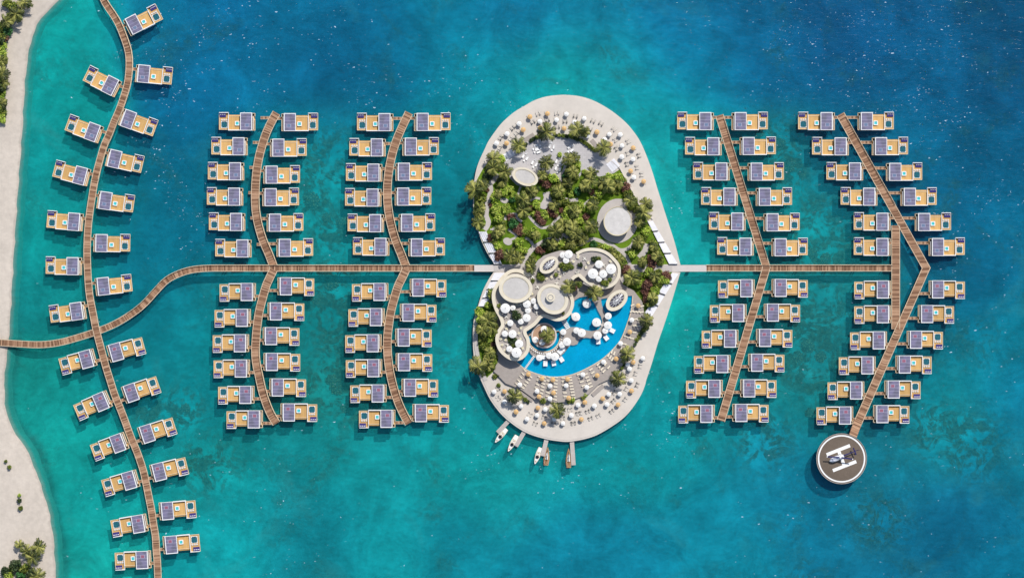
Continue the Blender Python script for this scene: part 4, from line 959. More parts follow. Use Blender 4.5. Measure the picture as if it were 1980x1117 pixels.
SHR(cE, '220,90,92,M 530,70,92,L 710,70,82,L 580,190,95,L 640,290,85,M 600,400,95,M 530,470,85,M 800,180,85,R 820,290,95,G 930,370,85,R 950,430,85,R 870,400,55,R 1040,430,72,L 1130,470,85,M 1200,430,85,L 1190,530,62,D 1300,200,85,R 1260,130,72,R 1380,150,85,L 1340,260,72,R 1200,120,62,L 1490,80,92,R 1560,140,62,R 1580,90,52,L 1660,60,52,R 1760,200,85,L 1780,80,85,L 1690,140,42,L 1880,60,95,M 1850,330,105,M 1900,430,95,M 1800,420,62,M 1920,250,72,L 1440,640,105,D 1530,700,85,D 1350,680,62,D 1270,750,72,R 1340,770,62,R 1680,640,85,L 1620,740,72,M 1850,660,85,M 1900,600,72,M 1920,720,62,D 940,620,92,L 940,740,72,L 1020,760,72,L 880,680,55,D 560,690,72,L 500,600,72,M 430,560,62,R 420,500,42,R 600,840,105,R 560,900,55,R 1160,900,82,M 1180,1000,105,M 1130,960,62,M 1150,1080,82,M 1380,840,55,D', 'n')
SHR(cE, '1680,1020,62,M 1800,1020,62,M', 't', ZT)
SHR(cF, '90,80,105,M 60,160,82,M 200,30,62,L 400,50,85,L 350,80,52,L 300,160,72,R 290,190,52,R 190,250,72,L 60,300,82,M 60,420,95,M 180,420,95,M 230,500,95,M 80,560,72,M 100,680,95,M 250,560,62,M 420,650,72,G 520,690,62,M 620,690,62,L 700,720,62,L 750,780,82,M 850,850,72,M 910,920,82,M 930,1030,72,M 880,960,52,M 1200,640,95,M 1220,560,82,M 1330,440,82,L 1380,390,52,L 1300,550,62,M 1150,700,62,M 1110,820,85,L 1090,780,52,L 1480,670,75,L 1450,620,62,M 1530,780,85,M 1570,880,72,M 1480,750,62,M 1430,900,72,R 1440,1000,85,R 1400,870,52,R 1300,920,72,M 1270,1000,72,M 1580,970,72,M 1620,930,42,M 990,1080,85,R', 'n')
SHR(cF, '440,910,60,D 520,900,45,M 200,1010,50,D', 't', ZT)
SHR(cHh, '1010,70,82,R 960,95,62,R 1370,120,85,L 1400,70,62,L 1480,170,95,M 1560,110,72,M 1680,150,82,R 1740,200,62,R 1600,240,95,L 1700,260,65,L 1340,340,105,R 1380,300,82,R 1320,440,75,R 1360,520,82,R 1350,590,72,R 1500,420,85,L 1450,560,95,M 1500,600,62,M 1410,650,82,M 1210,320,82,L 1140,180,62,M 1230,180,62,M 1470,290,80,M 1450,480,60,L 1560,330,60,M', 's')
SHR(cHh, '640,300,62,M 590,290,50,M 710,240,40,M 180,330,60,M 60,400,60,M', 't', ZT)
SHR(cG, '470,480,105,M 500,570,82,M 400,690,72,L 240,800,92,L 270,920,92,L 470,790,60,M 540,700,50,M', 'w')
SHR(cG, '840,790,42,D 880,850,90,D 920,900,52,M 1290,180,72,M 1320,220,62,M 1170,260,42,M 1580,150,42,M 1740,30,72,M 1850,20,42,M 1700,820,32,M 1900,380,55,R 580,690,40,M', 't', ZT)
SHR(c6l, '330,200,82,M 420,230,82,L 460,140,82,L 300,280,72,M 340,370,82,M 420,400,82,M 480,350,62,R 480,450,82,M 430,520,82,M 500,560,72,M 510,640,62,L 420,620,82,M 480,720,62,M 510,900,50,M 560,870,35,D 250,60,80,M 420,60,90,M 520,120,60,D 380,700,70,M', 'w')
SHR(c6l, '760,240,42,M 850,260,55,D 840,350,42,M 800,300,50,D', 't', ZT)
SHR(c7l, '60,-20,10,M 580,20,40,M 960,210,45,M 1040,270,45,M 1090,310,35,D 1340,300,55,M 1370,280,40,L 1800,300,50,M 1860,270,50,L', 'p')
SHR(c7r, '250,230,50,M 290,190,40,L 50,300,45,M', 'p')
SHR(c6r, '1350,30,60,M 1300,90,50,M 1250,140,50,D 1220,200,50,M 1180,260,45,M 1140,330,45,D 960,680,45,D 910,740,45,M 860,800,40,M', 'p')
# clipped hedge along the north plaza
for pts_ in (((1050, 985), (1140, 920), (1180, 890), (1240, 860), (1310, 840)), ((1560, 820), (1630, 825), (1700, 835), (1760, 845), (1820, 830), (1860, 860), (1920, 870))):
    for x, y in pts_: plants.append((*cA(x, y), 4.6, R.choice('MMLD'), ZI, 'h'))
for x, y in ((40, 850), (100, 870), (150, 895), (210, 915), (270, 950), (320, 985), (360, 1020), (410, 1060), (450, 1090)): plants.append((*cB(x, y), 4.6, R.choice('MMLD'), ZI, 'h'))
c4 = lambda ox, oy: (lambda x, y: (ox + x / 3.96, oy + y / 3.96))
SHR(c4(0, 0), '100,60,44,M 140,120,40,D 90,130,40,M 30,270,44,M 5,320,44,D 5,460,44,M 8,560,44,D 5,680,50,D 30,790,40,D 25,860,40,M 5,840,50,M 20,920,34,L 60,240,44,G 40,300,38,R 25,350,38,L 20,410,44,L 35,470,34,M 18,640,50,M 20,710,40,L 15,770,40,L 12,830,36,M 10,890,36,L 60,30,40,M 20,200,40,M', 'b', 1.7)
SHR(c4(0, 835), '250,1090,50,D 200,1040,44,M 45,1060,40,D 47,222,14,M 75,266,18,M 150,482,16,L 152,522,20,D 162,580,20,M 130,1010,52,D 75,1095,36,L 165,1100,40,G 100,1040,30,M', 'b', 1.6)
KN = {'L': 'lime green', 'M': 'mid green', 'D': 'dark green', 'G': 'emerald green', 'R': 'bronze-leaved'}
ZONES['h'] = 'hedge row above the garden plaza'; cnt = {}
plants.sort(key=lambda q: (q[5], q[3], q[0]))
for i, (px, py, r_, k, z, zn) in enumerate(plants):
    n = cnt[(zn, k)] = cnt.get((zn, k), 0) + 1
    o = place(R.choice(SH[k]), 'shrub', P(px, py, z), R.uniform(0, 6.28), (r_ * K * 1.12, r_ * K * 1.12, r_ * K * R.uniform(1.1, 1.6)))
    tag(o, f'{KN[k]} shrub, {ordn(n)} of its colour from left, {ZONES[zn]}', 'shrub', f'shrubs in the {ZONES[zn]}')
PALMS = [(*cA(1410, 770), 17.5, ZI, 'n'), (*cA(930, 1000), 15, ZI, 'n'), (*cB(160, 720), 15.5, ZI, 'n'), (*cB(270, 770), 11, ZI, 'n'), (*cB(600, 1040), 15.5, ZI, 'n'), (*cC(480, 220), 15, ZI, 'g'), (*cC(490, 370), 14, ZI, 'g'), (*cC(160, 740), 17, ZI, 'g'), (*cC(310, 650), 12, ZI, 'g'), (*cC(690, 430), 14, ZI, 'g'),
         (*cC(1400, 270), 14.5, ZI, 'g'), (*cC(1340, 480), 10, ZI, 'g'), (*cC(1780, 210), 12, ZI, 'g'), (*cC(1890, 180), 11, ZI, 'g'), (*cC(1010, 920), 15, ZI, 'g'), (*cD(400, 450), 12, ZI, 'g'), (*cD(370, 590), 15, ZI, 'g'), (*cD(680, 690), 14, ZI, 'g'), (*cD(1340, 990), 12.5, ZI, 'g'), (*cE(220, 270), 13, ZI, 'g'), (*cE(1000, 60), 14, ZI, 'g'),
         (*cE(1570, 420), 16, ZI, 'g'), (*cE(790, 850), 14, ZI, 'g'), (*cE(920, 890), 12, ZI, 'g'), (*cE(1230, 500), 9, ZI, 'g'), (*cF(400, 330), 14, ZI, 'g'), (*cF(1290, 110), 17, ZI, 'g'), (*cF(1250, 270), 11, ZI, 'g'), (*cF(130, 480), 12, ZI, 'g'),
         *[(*f(x, y), r_, ZI, 'g') for f, L in ((cE, ((600, 420, 11), (1870, 340, 13), (1830, 640, 11), (1500, 660, 11), (530, 480, 9), (1150, 1000, 11), (230, 100, 11), (1700, 300, 11))), (cF, ((90, 90, 13), (60, 430, 12), (750, 790, 9), (870, 900, 10), (1210, 610, 12), (1270, 960, 9), (1540, 860, 10), (240, 560, 11), (1480, 690, 9))),
             (cD, ((590, 620, 13), (60, 430, 12), (1060, 930, 12), (420, 1000, 12), (860, 640, 9), (300, 700, 12))), (cC, ((1620, 760, 12), (1780, 640, 11), (1150, 790, 12), (640, 600, 11), (560, 820, 9), (1560, 1010, 11), (250, 1060, 11), (1830, 430, 11)))) for x, y, r_ in L],
         (*cHh(1490, 180), 11, ZI, 's'), (*cHh(1460, 570), 11, ZI, 's'), (*c6l(420, 480), 11, ZI, 'w'), (*c6l(400, 620), 11, ZI, 'w'), (*c6l(300, 90), 12, ZI, 'w'),
         (*cG(1810, 350), 14, ZT, 'r'), (*cHh(430, 470), 15.5, ZP, 'r'), (*cHh(1100, 210), 16, ZI, 's'), (*cHh(1350, 960), 14, ZI, 's'), (*cG(400, 950), 17, ZI, 'w'), (*cG(450, 1070), 14, ZI, 'w'), (*cG(1150, 40), 10, ZT, 'r'), (*c6l(1430, 170), 14, ZP, 'r'), (*c6l(230, 730), 18, ZI, 'w'), (*c6l(390, 720), 10, ZI, 'w'), (*c6r(1010, 520), 15.5, ZI, 's'),
         (*c6r(850, 940), 15.5, ZI, 's'), (*c7l(850, 215), 15, ZI, 's'), (*c7l(1600, 450), 15.5, ZI, 's'), (30, 27, 15, 1.6, 'b'), (48, 5, 14, 1.6, 'b'), (12, 42, 13, 1.6, 'b'), (3, 118, 11, 1.6, 'b'), (4, 200, 10, 1.6, 'b'), (5, 141, 13, 1.6, 'b'), (6, 160, 11, 1.6, 'b'), (74, 1056, 14, 1.4, 'b'), (52, 1064, 13, 1.4, 'b'), (63, 1077, 14, 1.4, 'b'), (72, 1112, 15, 1.4, 'b'), (38, 1052, 9, 1.4, 'b')]
PZ = {'n': 'along the edge of the garden plaza', 'g': 'in the upper garden', 'r': 'around the restaurant and pool', 's': 'along the lower right and bottom beach', 'w': 'on the lower left shore of the island', 'b': 'on the left sandy beach'}
PALMS.sort(key=lambda q: (q[4], q[0])); cnt = {}
for px, py, r_, z, zn in PALMS:
    n = cnt[zn] = cnt.get(zn, 0) + 1; h = R.uniform(5.2, 7.5) if r_ > 11 else R.uniform(3.6, 5)
    top = P(px, py, z + h); rz = R.uniform(0, 6.28); off = Matrix.Rotation(rz, 3, 'Z') @ Vector((.16 * math.sin(1.5), -.04, 1)) * h
    root = empty('palm_tree', (top.x - off.x, top.y - off.y, z), 0); tag(root, f'{ordn(n)} palm tree from the left {PZ[zn]}', 'palm tree', 'palm trees ' + PZ[zn])
    place(TRK, 'trunk', (0, 0, 0), rz, h, root); s_ = r_ * K * 1.22
    place(R.choice(PC), 'crown', (off.x, off.y, h), R.uniform(0, 6.28), (s_, s_, s_ * 1.1), root)

# ------------------------------------------------------------------ parasols, loungers, furniture
def parasol_mesh(mat):
    mb = MB(); n = 8; rr = 1.2; vs = []
    for i in range(n):
        a = 2 * math.pi * (i + .5) / n; vs.append((rr * math.cos(a), rr * math.sin(a), 2.05))
        a2 = a + math.pi / n; vs.append((rr * .93 * math.cos(a2), rr * .93 * math.sin(a2), 2.08))
    k = len(vs); vs += [(p[0] * .5, p[1] * .5, 2.36) for p in vs]; vs.append((0, 0, 2.55))
    mb.add(vs, [(i, (i + 1) % k, k + (i + 1) % k, k + i) for i in range(k)] + [(k + i, k + (i + 1) % k, 2 * k) for i in range(k)])
    mb.cyl(0, 0, .04, 0, 2.6, 1, n=6); mb.cyl(0, 0, .25, 0, .08, 1, n=10); mb.cyl(0, 0, .13, 2.5, 2.68, 2, .05, 8)
    return mb.mesh('beach_parasol', [mat, 'pole', 'white'])
PAR = {'w': parasol_mesh('shade'), 't': parasol_mesh('thatch')}
def lounger_mesh(frame, pad, back):
    mb = MB()   # foot to +y, 1.85 long .62 wide
    for sx in (-.3, .24):
        for sy in (-.85, .8): mb.box(sx, sx + .06, sy, sy + .06, 0, .26)
    mb.box(-.32, .32, -.92, .92, .24, .31); mb.box(-.28, .28, -.3, .88, .31, .38, 1)
    mb.add([(-.28, -.32, .36), (.28, -.32, .36), (.28, -.92, .74), (-.28, -.92, .74), (-.28, -.32, .44), (.28, -.32, .44), (.28, -.92, .82), (-.28, -.92, .82)], [(4, 7, 6, 5), (0, 1, 2, 3), (3, 2, 6, 7), (0, 4, 5, 1), (1, 5, 6, 2), (0, 3, 7, 4)], 2)
    return mb.mesh('sun_lounger', [frame, pad, back])
LG = lounger_mesh('loungewood', 'loungecreamy', 'loungedark') if 'loungecreamy' in M else None
M['loungecreamy'] = plain('lounger_pad_sand', (.60, .55, .48), .9)
LG = lounger_mesh('loungedark', 'loungecreamy', 'loungewood'); LD = lounger_mesh('loungedark', 'loungewood', 'loungedark'); LC = lounger_mesh('loungewood', 'loungecream', 'loungecream')
mbt = MB(); mbt.box(-.2, .2, -.2, .2, .36, .4); mbt.cyl(0, 0, .05, 0, .36, 0, n=6); TAB = mbt.mesh('side_table', ['loungewood'])
NB, SB = (1092, 345), (1092, 685)
beach = []
def BU(cr, txt, kind, ctr, where):
    for q in txt.split(): x, y = q.split(','); beach.append((*cr(float(x), float(y)), kind, ctr, where))
BU(cA, '935,630 725,805 540,970 1295,590 1585,565 1755,465 1895,605 1415,690', 'w', NB, 'upper'); BU(cA, '1120,510 1425,455 1005,735 715,970 1300,700 1715,710', 't', NB, 'upper')
BU(cA, '1265,450 1590,440 1915,490 820,700 610,870 890,790 790,885 1170,595 1425,560 1735,580 600,1040 1600,680', 'n', NB, 'upper')
BU(cB, '265,540 320,840 700,815 890,820 620,905 920,1010', 'w', NB, 'upper'); BU(cB, '485,775 720,985 1115,1050', 't', NB, 'upper'); BU(cB, '420,575 560,620 785,710 370,710 810,900 1030,930 830,1060', 'n', NB, 'upper')
BU(cD, '915,180 1110,220 1125,535', 'w', NB, 'upper'); BU(cD, '1070,425 1295,605', 't', NB, 'upper'); BU(cD, '1025,110 1220,150 1010,300 1185,355 1265,480', 'n', NB, 'upper')
BU(c7l, '500,130 680,305 965,380 1390,435 1245,540 1070,605 1840,540 1695,680 1955,360 1545,600', 'w', SB, 'lower'); BU(c7l, '680,125 880,480 1260,410 1370,680', 't', SB, 'lower'); BU(c7l, '565,75 570,245 760,345 800,410 1120,530 1210,690 1370,580 1820,445 1690,590 1870,680 1960,510 1530,700', 'n', SB, 'lower')
BU(c7r, '440,375 660,350 690,175 880,170', 'w', SB, 'lower'); BU(c7r, '275,315 215,610 585,250 850,355 1085,115', 't', SB, 'lower'); BU(c7r, '185,510 325,480 375,600 515,550 80,685 745,475 775,295 980,265 1000,80 790,150', 'n', SB, 'lower')
BU(c6r, '1280,575 1050,760 1080,960 1020,690', 'w', SB, 'lower'); BU(c6r, '1115,645', 't', SB, 'lower'); BU(c6r, '1240,710 1160,840 1000,890 1190,1040', 'n', SB, 'lower')
def clock(q): return (math.atan2(q[0] - q[3][0], -(q[1] - q[3][1])) + (math.pi if q[4] == 'lower' else 0) + 2 * math.pi + .01) % (2 * math.pi) if q[4] == 'lower' else math.atan2(q[0] - q[3][0], -(q[1] - q[3][1]))
beach.sort(key=lambda q: (q[4], clock(q))); cnt = {}
SH_N = {'w': 'white parasol', 't': 'straw parasol', 'n': 'open-air lounger pair'}
for px, py, kind, ctr, where in beach:
    n = cnt[(where, kind)] = cnt.get((where, kind), 0) + 1
    dv = Vector((px - ctr[0], -(py - ctr[1]))).normalized(); rz = math.atan2(-dv.x, dv.y); tg = Vector((dv.y, -dv.x))
    if kind != 'n':
        tag(place(PAR[kind], 'beach_parasol', P(px, py, ZI), R.uniform(0, .7), R.uniform(.95, 1.05)), f'{ordn(n)} {SH_N[kind]} clockwise on the {where} beach of the island', 'parasol', 'parasols on the island beaches')
    c = P(px, py, ZI)
    if kind != 'n': c = c + Vector((dv.x, dv.y, 0)) * .45
    dk = kind == 'n' and R.random() < .4
    for sg, sd in ((-1, 'left'), (1, 'right')):
        q = c + Vector((tg.x, tg.y, 0)) * sg * .82
        lab = f'{sd} lounger of the {ordn(n)} unshaded pair clockwise on the {where} beach' if kind == 'n' else f'{sd} lounger under the {ordn(n)} {SH_N[kind]} clockwise on the {where} beach'
        tag(place(LD if dk else LG, 'sun_lounger', q, rz + R.uniform(-.06, .06)), lab, 'sun lounger', 'loungers on the island beaches')
    if kind == 'n': tag(place(TAB, 'side_table', c - Vector((dv.x, dv.y, 0)) * .5, rz), f'side table of the {ordn(n)} unshaded lounger pair clockwise on the {where} beach', 'side table', 'side tables between loungers')
# pool deck parasols
pd = [(*c6l(*p), k) for k, L in (('t', ((1095, 855), (1330, 930), (1520, 950), (1775, 940))), ('w', ((945, 1035), (1470, 1055), (1750, 1050)))) for p in L]
pd += [(*c7l(*p), k) for k, L in (('w', ((1245, 120), (1470, 250))), ('t', ((1280, 215), (1530, 150), (1795, 240)))) for p in L]
pd += [(*c6r(*p), k) for k, L in (('w', ((240, 860), (310, 1080), (600, 640), (895, 320))), ('t', ((490, 875), (820, 585), (1055, 120)))) for p in L]
pd += [(*cHh(1090, 940), 'w'), (*cHh(1200, 690), 't')]
pd.sort(); cnt = {}
for px, py, k in pd:
    n = cnt[k] = cnt.get(k, 0) + 1
    tag(place(PAR[k], 'beach_parasol', P(px, py, ZP), R.uniform(0, .7)), f'{ordn(n)} {SH_N[k]} from the left on the grey pool deck', 'parasol', 'parasols on the pool deck')
def run(a, b, n): return [(a[0] + (b[0] - a[0]) * i / (n - 1), a[1] + (b[1] - a[1]) * i / (n - 1)) for i in range(n)]
cols = [run((1015, 715.8), (998.9, 742), 5), run((1026, 728), (1011, 749), 5), run((1042.8, 728), (1037, 750), 4), run((1052.8, 729), (1045.6, 766), 7), run((1061, 728.5), (1058.9, 766), 6), run((1075, 729), (1073, 772), 8), run((1088.9, 730), (1093.3, 766), 6), run((1101.7, 729), (1109.4, 769), 8),
        run((1119, 723), (1128, 745), 4), run((1133, 723), (1142.8, 747), 5), run((1142.8, 713.6), (1150, 726), 3), run((1156.7, 703.6), (1168, 717), 4), run((1171, 703), (1177, 709.5), 2), run((1183, 679), (1187.8, 682.4), 2), run((1176.7, 685.8), (1184, 694), 3), run((1207.8, 664.7), (1213, 668), 2), run((1201, 674.7), (1206.7, 677.4), 2), [(1226.7, 642.4)], run((1210, 650), (1222, 654), 3), run((1226.7, 629.1), (1233, 630.2), 2), run((1229.4, 616.8), (1235.6, 618), 2), [(1223.3, 589.6), (1241.7, 591.8)], run((1221.7, 602), (1240.6, 603.4), 4)]
pcount = 0
for L in cols:
    for px, py in L:
        pcount += 1; dv = Vector((px - 1092, -(py - 640))).normalized()
        rz = math.atan2(-dv.x, dv.y) + (math.pi / 2 if py > 668 else 0)
        tag(place(LC, 'sun_lounger', P(px, py, ZP), rz + R.uniform(-.05, .05)), f'cream lounger {"pqrs"[0] and ordn(pcount)} in order anticlockwise from the left on the grey pool deck', 'sun lounger', 'cream loungers on the pool deck')
# big ribbed umbrellas
def umbrella_parts():
    mb = MB(); n = 32; vs = []
    for ring, (rr, zz) in enumerate(((1.0, 2.35), (.55, 2.55), (.12, 2.72))):
        for i in range(n): vs.append((rr * math.cos(6.2832 * i / n), rr * math.sin(6.2832 * i / n), zz + (.11 if i % 2 else 0) * rr))
    mb.add(vs, [(r * n + i, r * n + (i + 1) % n, (r + 1) * n + (i + 1) % n, (r + 1) * n + i) for r in range(2) for i in range(n)])
    mb.add([(p[0], p[1], p[2] - .08) for p in vs[:n]] + vs[:n], [(i, (i + 1) % n, n + (i + 1) % n, n + i) for i in range(n)])
    return mb.mesh('canopy', ['shade']), MB().cyl(0, 0, .03, 0, 2.7, 0, n=8).mesh('pole', ['pole']), MB().cyl(0, 0, .10, 2.7, 2.8, 0, n=10).mesh('hub', ['hub'])
UC, UP, UH = umbrella_parts()
UMB = [(977.2, 595.7, 9.3, 'L'), (991.7, 594.9, 5.2, 'L'), (1018.7, 587.3, 7.6, 'L'), (1031.7, 581.6, 5.7, 'L'), (1037.4, 592, 5.7, 'L'), (1020.8, 599.8, 5.7, 'L'), (1018.3, 614, 7.7, 'L'), (1007.2, 621, 5.7, 'L'), (986.7, 624, 6, 'L'), (976.3, 644.7, 5.8, 'L'), (991, 645.2, 7.7, 'L'), (1003.9, 664, 7.7, 'L'), (985, 674, 5.8, 'L'), (998.9, 680.8, 9.7, 'L'),
       (1087.8, 493, 5.8, 'R'), (1099.2, 491.7, 7.8, 'R'), (1094.4, 503.3, 6, 'R'), (1157.8, 511, 7.5, 'R'), (1146, 529, 9.7, 'R'), (1166, 529.6, 7.7, 'R'), (1180.9, 520, 9.7, 'R'), (1157.8, 539, 5.8, 'R'),
       (1134.4, 587, 8, 'P'), (1113, 611.8, 8, 'P'), (1152.8, 622.9, 8, 'P'), (1175.6, 610.7, 6.6, 'P'), (1175, 628.4, 7.6, 'P'), (1170, 639, 6, 'P'), (1155, 648, 8, 'P'), (1114.4, 638.6, 6, 'P'), (1124.4, 643, 8, 'P'), (1088.9, 641.3, 5.8, 'P'), (1096, 660, 7.8, 'P'), (1086.7, 666.3, 6.2, 'P'), (1042.8, 690.8, 6.2, 'P'), (1061.7, 686.9, 6.2, 'P'), (1072.8, 688.6, 7.8, 'P'), (1052.2, 636.3, 7, 'P'), (1035, 656.3, 6, 'P'), (1048.3, 661.3, 6, 'P')]
UZ = {'L': 'left restaurant terrace', 'R': 'right restaurant terrace', 'P': 'pool islands'}
UMB.sort(key=lambda q: (q[3], q[0])); cnt = {}
for px, py, r_, zn in UMB:
    n = cnt[zn] = cnt.get(zn, 0) + 1; z = (ZP if zn == 'P' else ZT); s_ = r_ * K; zs = 1.0 if r_ < 7 else (1.2 if r_ < 9 else 1.35)
    root = empty('large_umbrella', P(px, py, z)); sz_ = 'huge' if r_ > 9 else 'large' if r_ > 6.9 else 'small'
    tag(root, f'{sz_} round white ribbed umbrella, {ordn(n)} umbrella from the left on the {UZ[zn]}', 'umbrella', 'white ribbed umbrellas on the ' + UZ[zn])
    c_ = place(UC, 'canopy', (0, 0, 0), R.uniform(0, 6), (s_, s_, zs), root); place(UP, 'pole', (0, 0, 0), 0, (1, 1, zs), root); place(UH, 'hub', (0, 0, 0), 0, (s_ * .6, s_ * .6, zs), root)
# dining sets
mb = MB(); mb.box(-.55, .55, -.4, .4, .70, .76)
for sx in (-.45, .45):
    for sy in (-.3, .3): mb.box(sx - .03, sx + .03, sy - .03, sy + .03, 0, .70)
TBL = mb.mesh('dining_table', ['tablecream'])
mb = MB().cyl(0, 0, .5, .7, .75, 0, n=14); mb.cyl(0, 0, .05, 0, .7, 0, n=6); mb.cyl(0, 0, .28, 0, .04, 0, n=10); TBR = mb.mesh('dining_table', ['chair'])
mb = MB()
for sx in (-.19, .19):
    for sy in (-.19, .19): mb.box(sx - .025, sx + .025, sy - .025, sy + .025, 0, .42)
mb.box(-.23, .23, -.23, .23, .42, .50); mb.box(-.23, .23, .19, .25, .5, .88); CH = mb.mesh('dining_chair', ['chair'])
T = [(*cG(x, y), k, 'left terrace') for x, y, k in ((1170, 190, 1), (1255, 365, 1), (1165, 485, 0), (1120, 570, 0), (1240, 800, 1), (705, 880, 1), (720, 985, 0), (720, 1085, 0), (1140, 690, 1), (960, 670, 1), (900, 670, 0))]
T += [(*c6l(x, y), k, 'left terrace') for x, y, k in ((720, 60, 0), (965, 50, 0), (935, 140, 0), (625, 240, 0), (640, 345, 0), (700, 260, 0), (735, 340, 1), (690, 440, 0), (960, 240, 0), (995, 400, 0), (760, 490, 0))]
T += [(*cG(x, y), k, 'upper middle terrace') for x, y, k in ((1590, 300, 1), (1415, 215, 0), (1495, 190, 0), (1620, 55, 0), (1645, 185, 0), (1710, 115, 1), (1950, 110, 1))] + [(*cE(x, y), k, 'upper middle terrace') for x, y, k in ((1880, 945, 0), (1960, 850, 0))]
T += [(*cF(x, y), k, 'right terrace') for x, y, k in ((160, 880, 0), (75, 945, 0), (335, 970, 0), (275, 900, 1), (295, 1050, 0), (720, 945, 0), (605, 1010, 1))] + [(*cHh(x, y), k, 'right terrace') for x, y, k in ((155, 110, 1), (720, 180, 0), (620, 240, 1), (430, 240, 1), (780, 150, 0))]
cnt = {}
T.sort(key=lambda q: (q[3], q[0]))
for px, py, k, zn in T:
    n = cnt[zn] = cnt.get(zn, 0) + 1; rz = R.uniform(0, 3.14); c = P(px, py, ZT); shape = 'round' if k else 'square'
    tl = f'{ordn(n)} table from the left, restaurant {zn}'
    tag(place(TBR if k else TBL, 'dining_table', c, rz), f'{shape} {tl}' if False else f'{tl}, {shape} topped', 'table', 'dining tables on the restaurant ' + zn)
    offs = [(.8, 0), (-.8, 0), (0, .8), (0, -.8)] if k else [(-.28, .68), (.28, .68), (-.28, -.68), (.28, -.68)]
    info = []
    for ox, oy in offs:
        q = c + Matrix.Rotation(rz, 3, 'Z') @ Vector((ox, oy, 0)); a = math.atan2(oy, ox) + rz - math.pi / 2 if k else (rz if oy > 0 else rz + math.pi)
        info.append((q, a))
    info.sort(key=lambda e: e[0].x)
    for j, (q, a) in enumerate(info):
        tag(place(CH, 'dining_chair', q, a), f'{ORD[j + 1]} chair from the left at {ordn(n)} table from the left, {zn}', 'chair', 'dining chairs on the restaurant ' + zn)
# bar stools round the channel
mb = MB(); mb.cyl(0, 0, .24, .70, .78, 0, n=10); mb.cyl(0, 0, .04, 0, .7, 1, n=6); mb.cyl(0, 0, .2, 0, .03, 1, n=10); mb.box(-.2, .2, .17, .22, .78, 1.0, 0); STL = mb.mesh('bar_stool', ['white', 'metal'])
for i in range(24):
    a = math.radians(190 + 7.2 * i); px, py = 1052 + 34.4 * math.cos(a), 648.5 - 34.4 * math.sin(a)
    tag(place(STL, 'bar_stool', P(px, py, ZP), a - math.pi / 2, 1.25), f'{ordn(i + 1)} white bar stool anticlockwise from the left round the pool channel', 'bar stool', 'bar stools round the pool channel')
# day beds over the pool
mb = MB()
for sx in (-1.0, .9):
    for sy in (-1.2, 1.1): mb.box(sx, sx + .1, sy, sy + .1, -1.1, .3)
mb.box(-1.05, 1.05, -1.3, 1.3, .2, .32); mb.box(-1.0, -.03, -1.25, 1.25, .32, .55); mb.box(.03, 1.0, -1.25, 1.25, .32, .55); mb.box(-.95, -.1, .8, 1.2, .55, .72); mb.box(.1, .95, .8, 1.2, .55, .72); DB = mb.mesh('day_bed', ['white'])
DBL = [(1054.4, 702.7, 0, 'leftmost'), (1070.6, 702, 12, 'second from left'), (1085.6, 694.7, 33, 'third from left'), (1082.8, 679.7, 48, 'fourth from left, partly on the walkway'), (1156.7, 660, 5, 'third from right'), (1172, 653, 38, 'second from right'), (1183.9, 639, 62, 'rightmost'), (1088, 673.5, 60, 'smallest gap beside the crescent'), (1050, 690, 85, 'beside the lowest left umbrella')]
for px, py, dg, w in DBL: tag(place(DB, 'day_bed', P(px, py, ZP), math.radians(dg), .98), f'white double day bed over the pool, {w}', 'day bed', 'white day beds over the pool')
# plaza lounge sets
mb = MB(); mb.box(-.9, .9, -.4, .35, .12, .40); mb.box(-.9, .9, .35, .5, .12, .75); mb.box(-1.0, -.9, -.4, .5, .12, .6); mb.box(.9, 1.0, -.4, .5, .12, .6)
for sx in (-.85, .8):
    for sy in (-.35, .4): mb.box(sx, sx + .05, sy, sy + .05, 0, .12)
SOF = mb.mesh('garden_sofa', ['white'])
mb = MB(); mb.box(-.4, .4, -.4, .3, .12, .40); mb.box(-.4, .4, .3, .42, .12, .72)
for sx in (-.35, .3):
    for sy in (-.35, .35): mb.box(sx, sx + .05, sy, sy + .05, 0, .12)
ARM = mb.mesh('garden_armchair', ['white'])
sets = [(*cA(1240, 1040), 15), (*cA(1500, 1020), 80), (*cC(1040, 180), 60), (*cC(1200, 290), 60), (*cC(1620, 260), 70), (*cC(1260, 60), 20), (*cC(1610, 380), 70), (*cA(1830, 1060), 40)]
sets.sort()
for i, (px, py, dg) in enumerate(sets):
    a = math.radians(dg); c = P(px, py, ZI + .02)
    for j, (ox, oy, rr, me, nm, ct) in enumerate(((0, 1.0, 0, SOF, 'garden_sofa', 'upper sofa'), (0, -1.0, math.pi, SOF, 'garden_sofa', 'lower sofa'), (1.75, .4, -1.57, ARM, 'garden_armchair', 'outer armchair'), (-1.75, -.4, 1.57, ARM, 'garden_armchair', 'inner armchair'))):
        q = c + Matrix.Rotation(a, 3, 'Z') @ Vector((ox, oy, 0)); tag(place(me, nm, q, a + rr), f'white {ct} of the {ordn(i + 1)} lounge group from the left on the garden plaza', ct.split()[1], 'white lounge groups on the garden plaza')

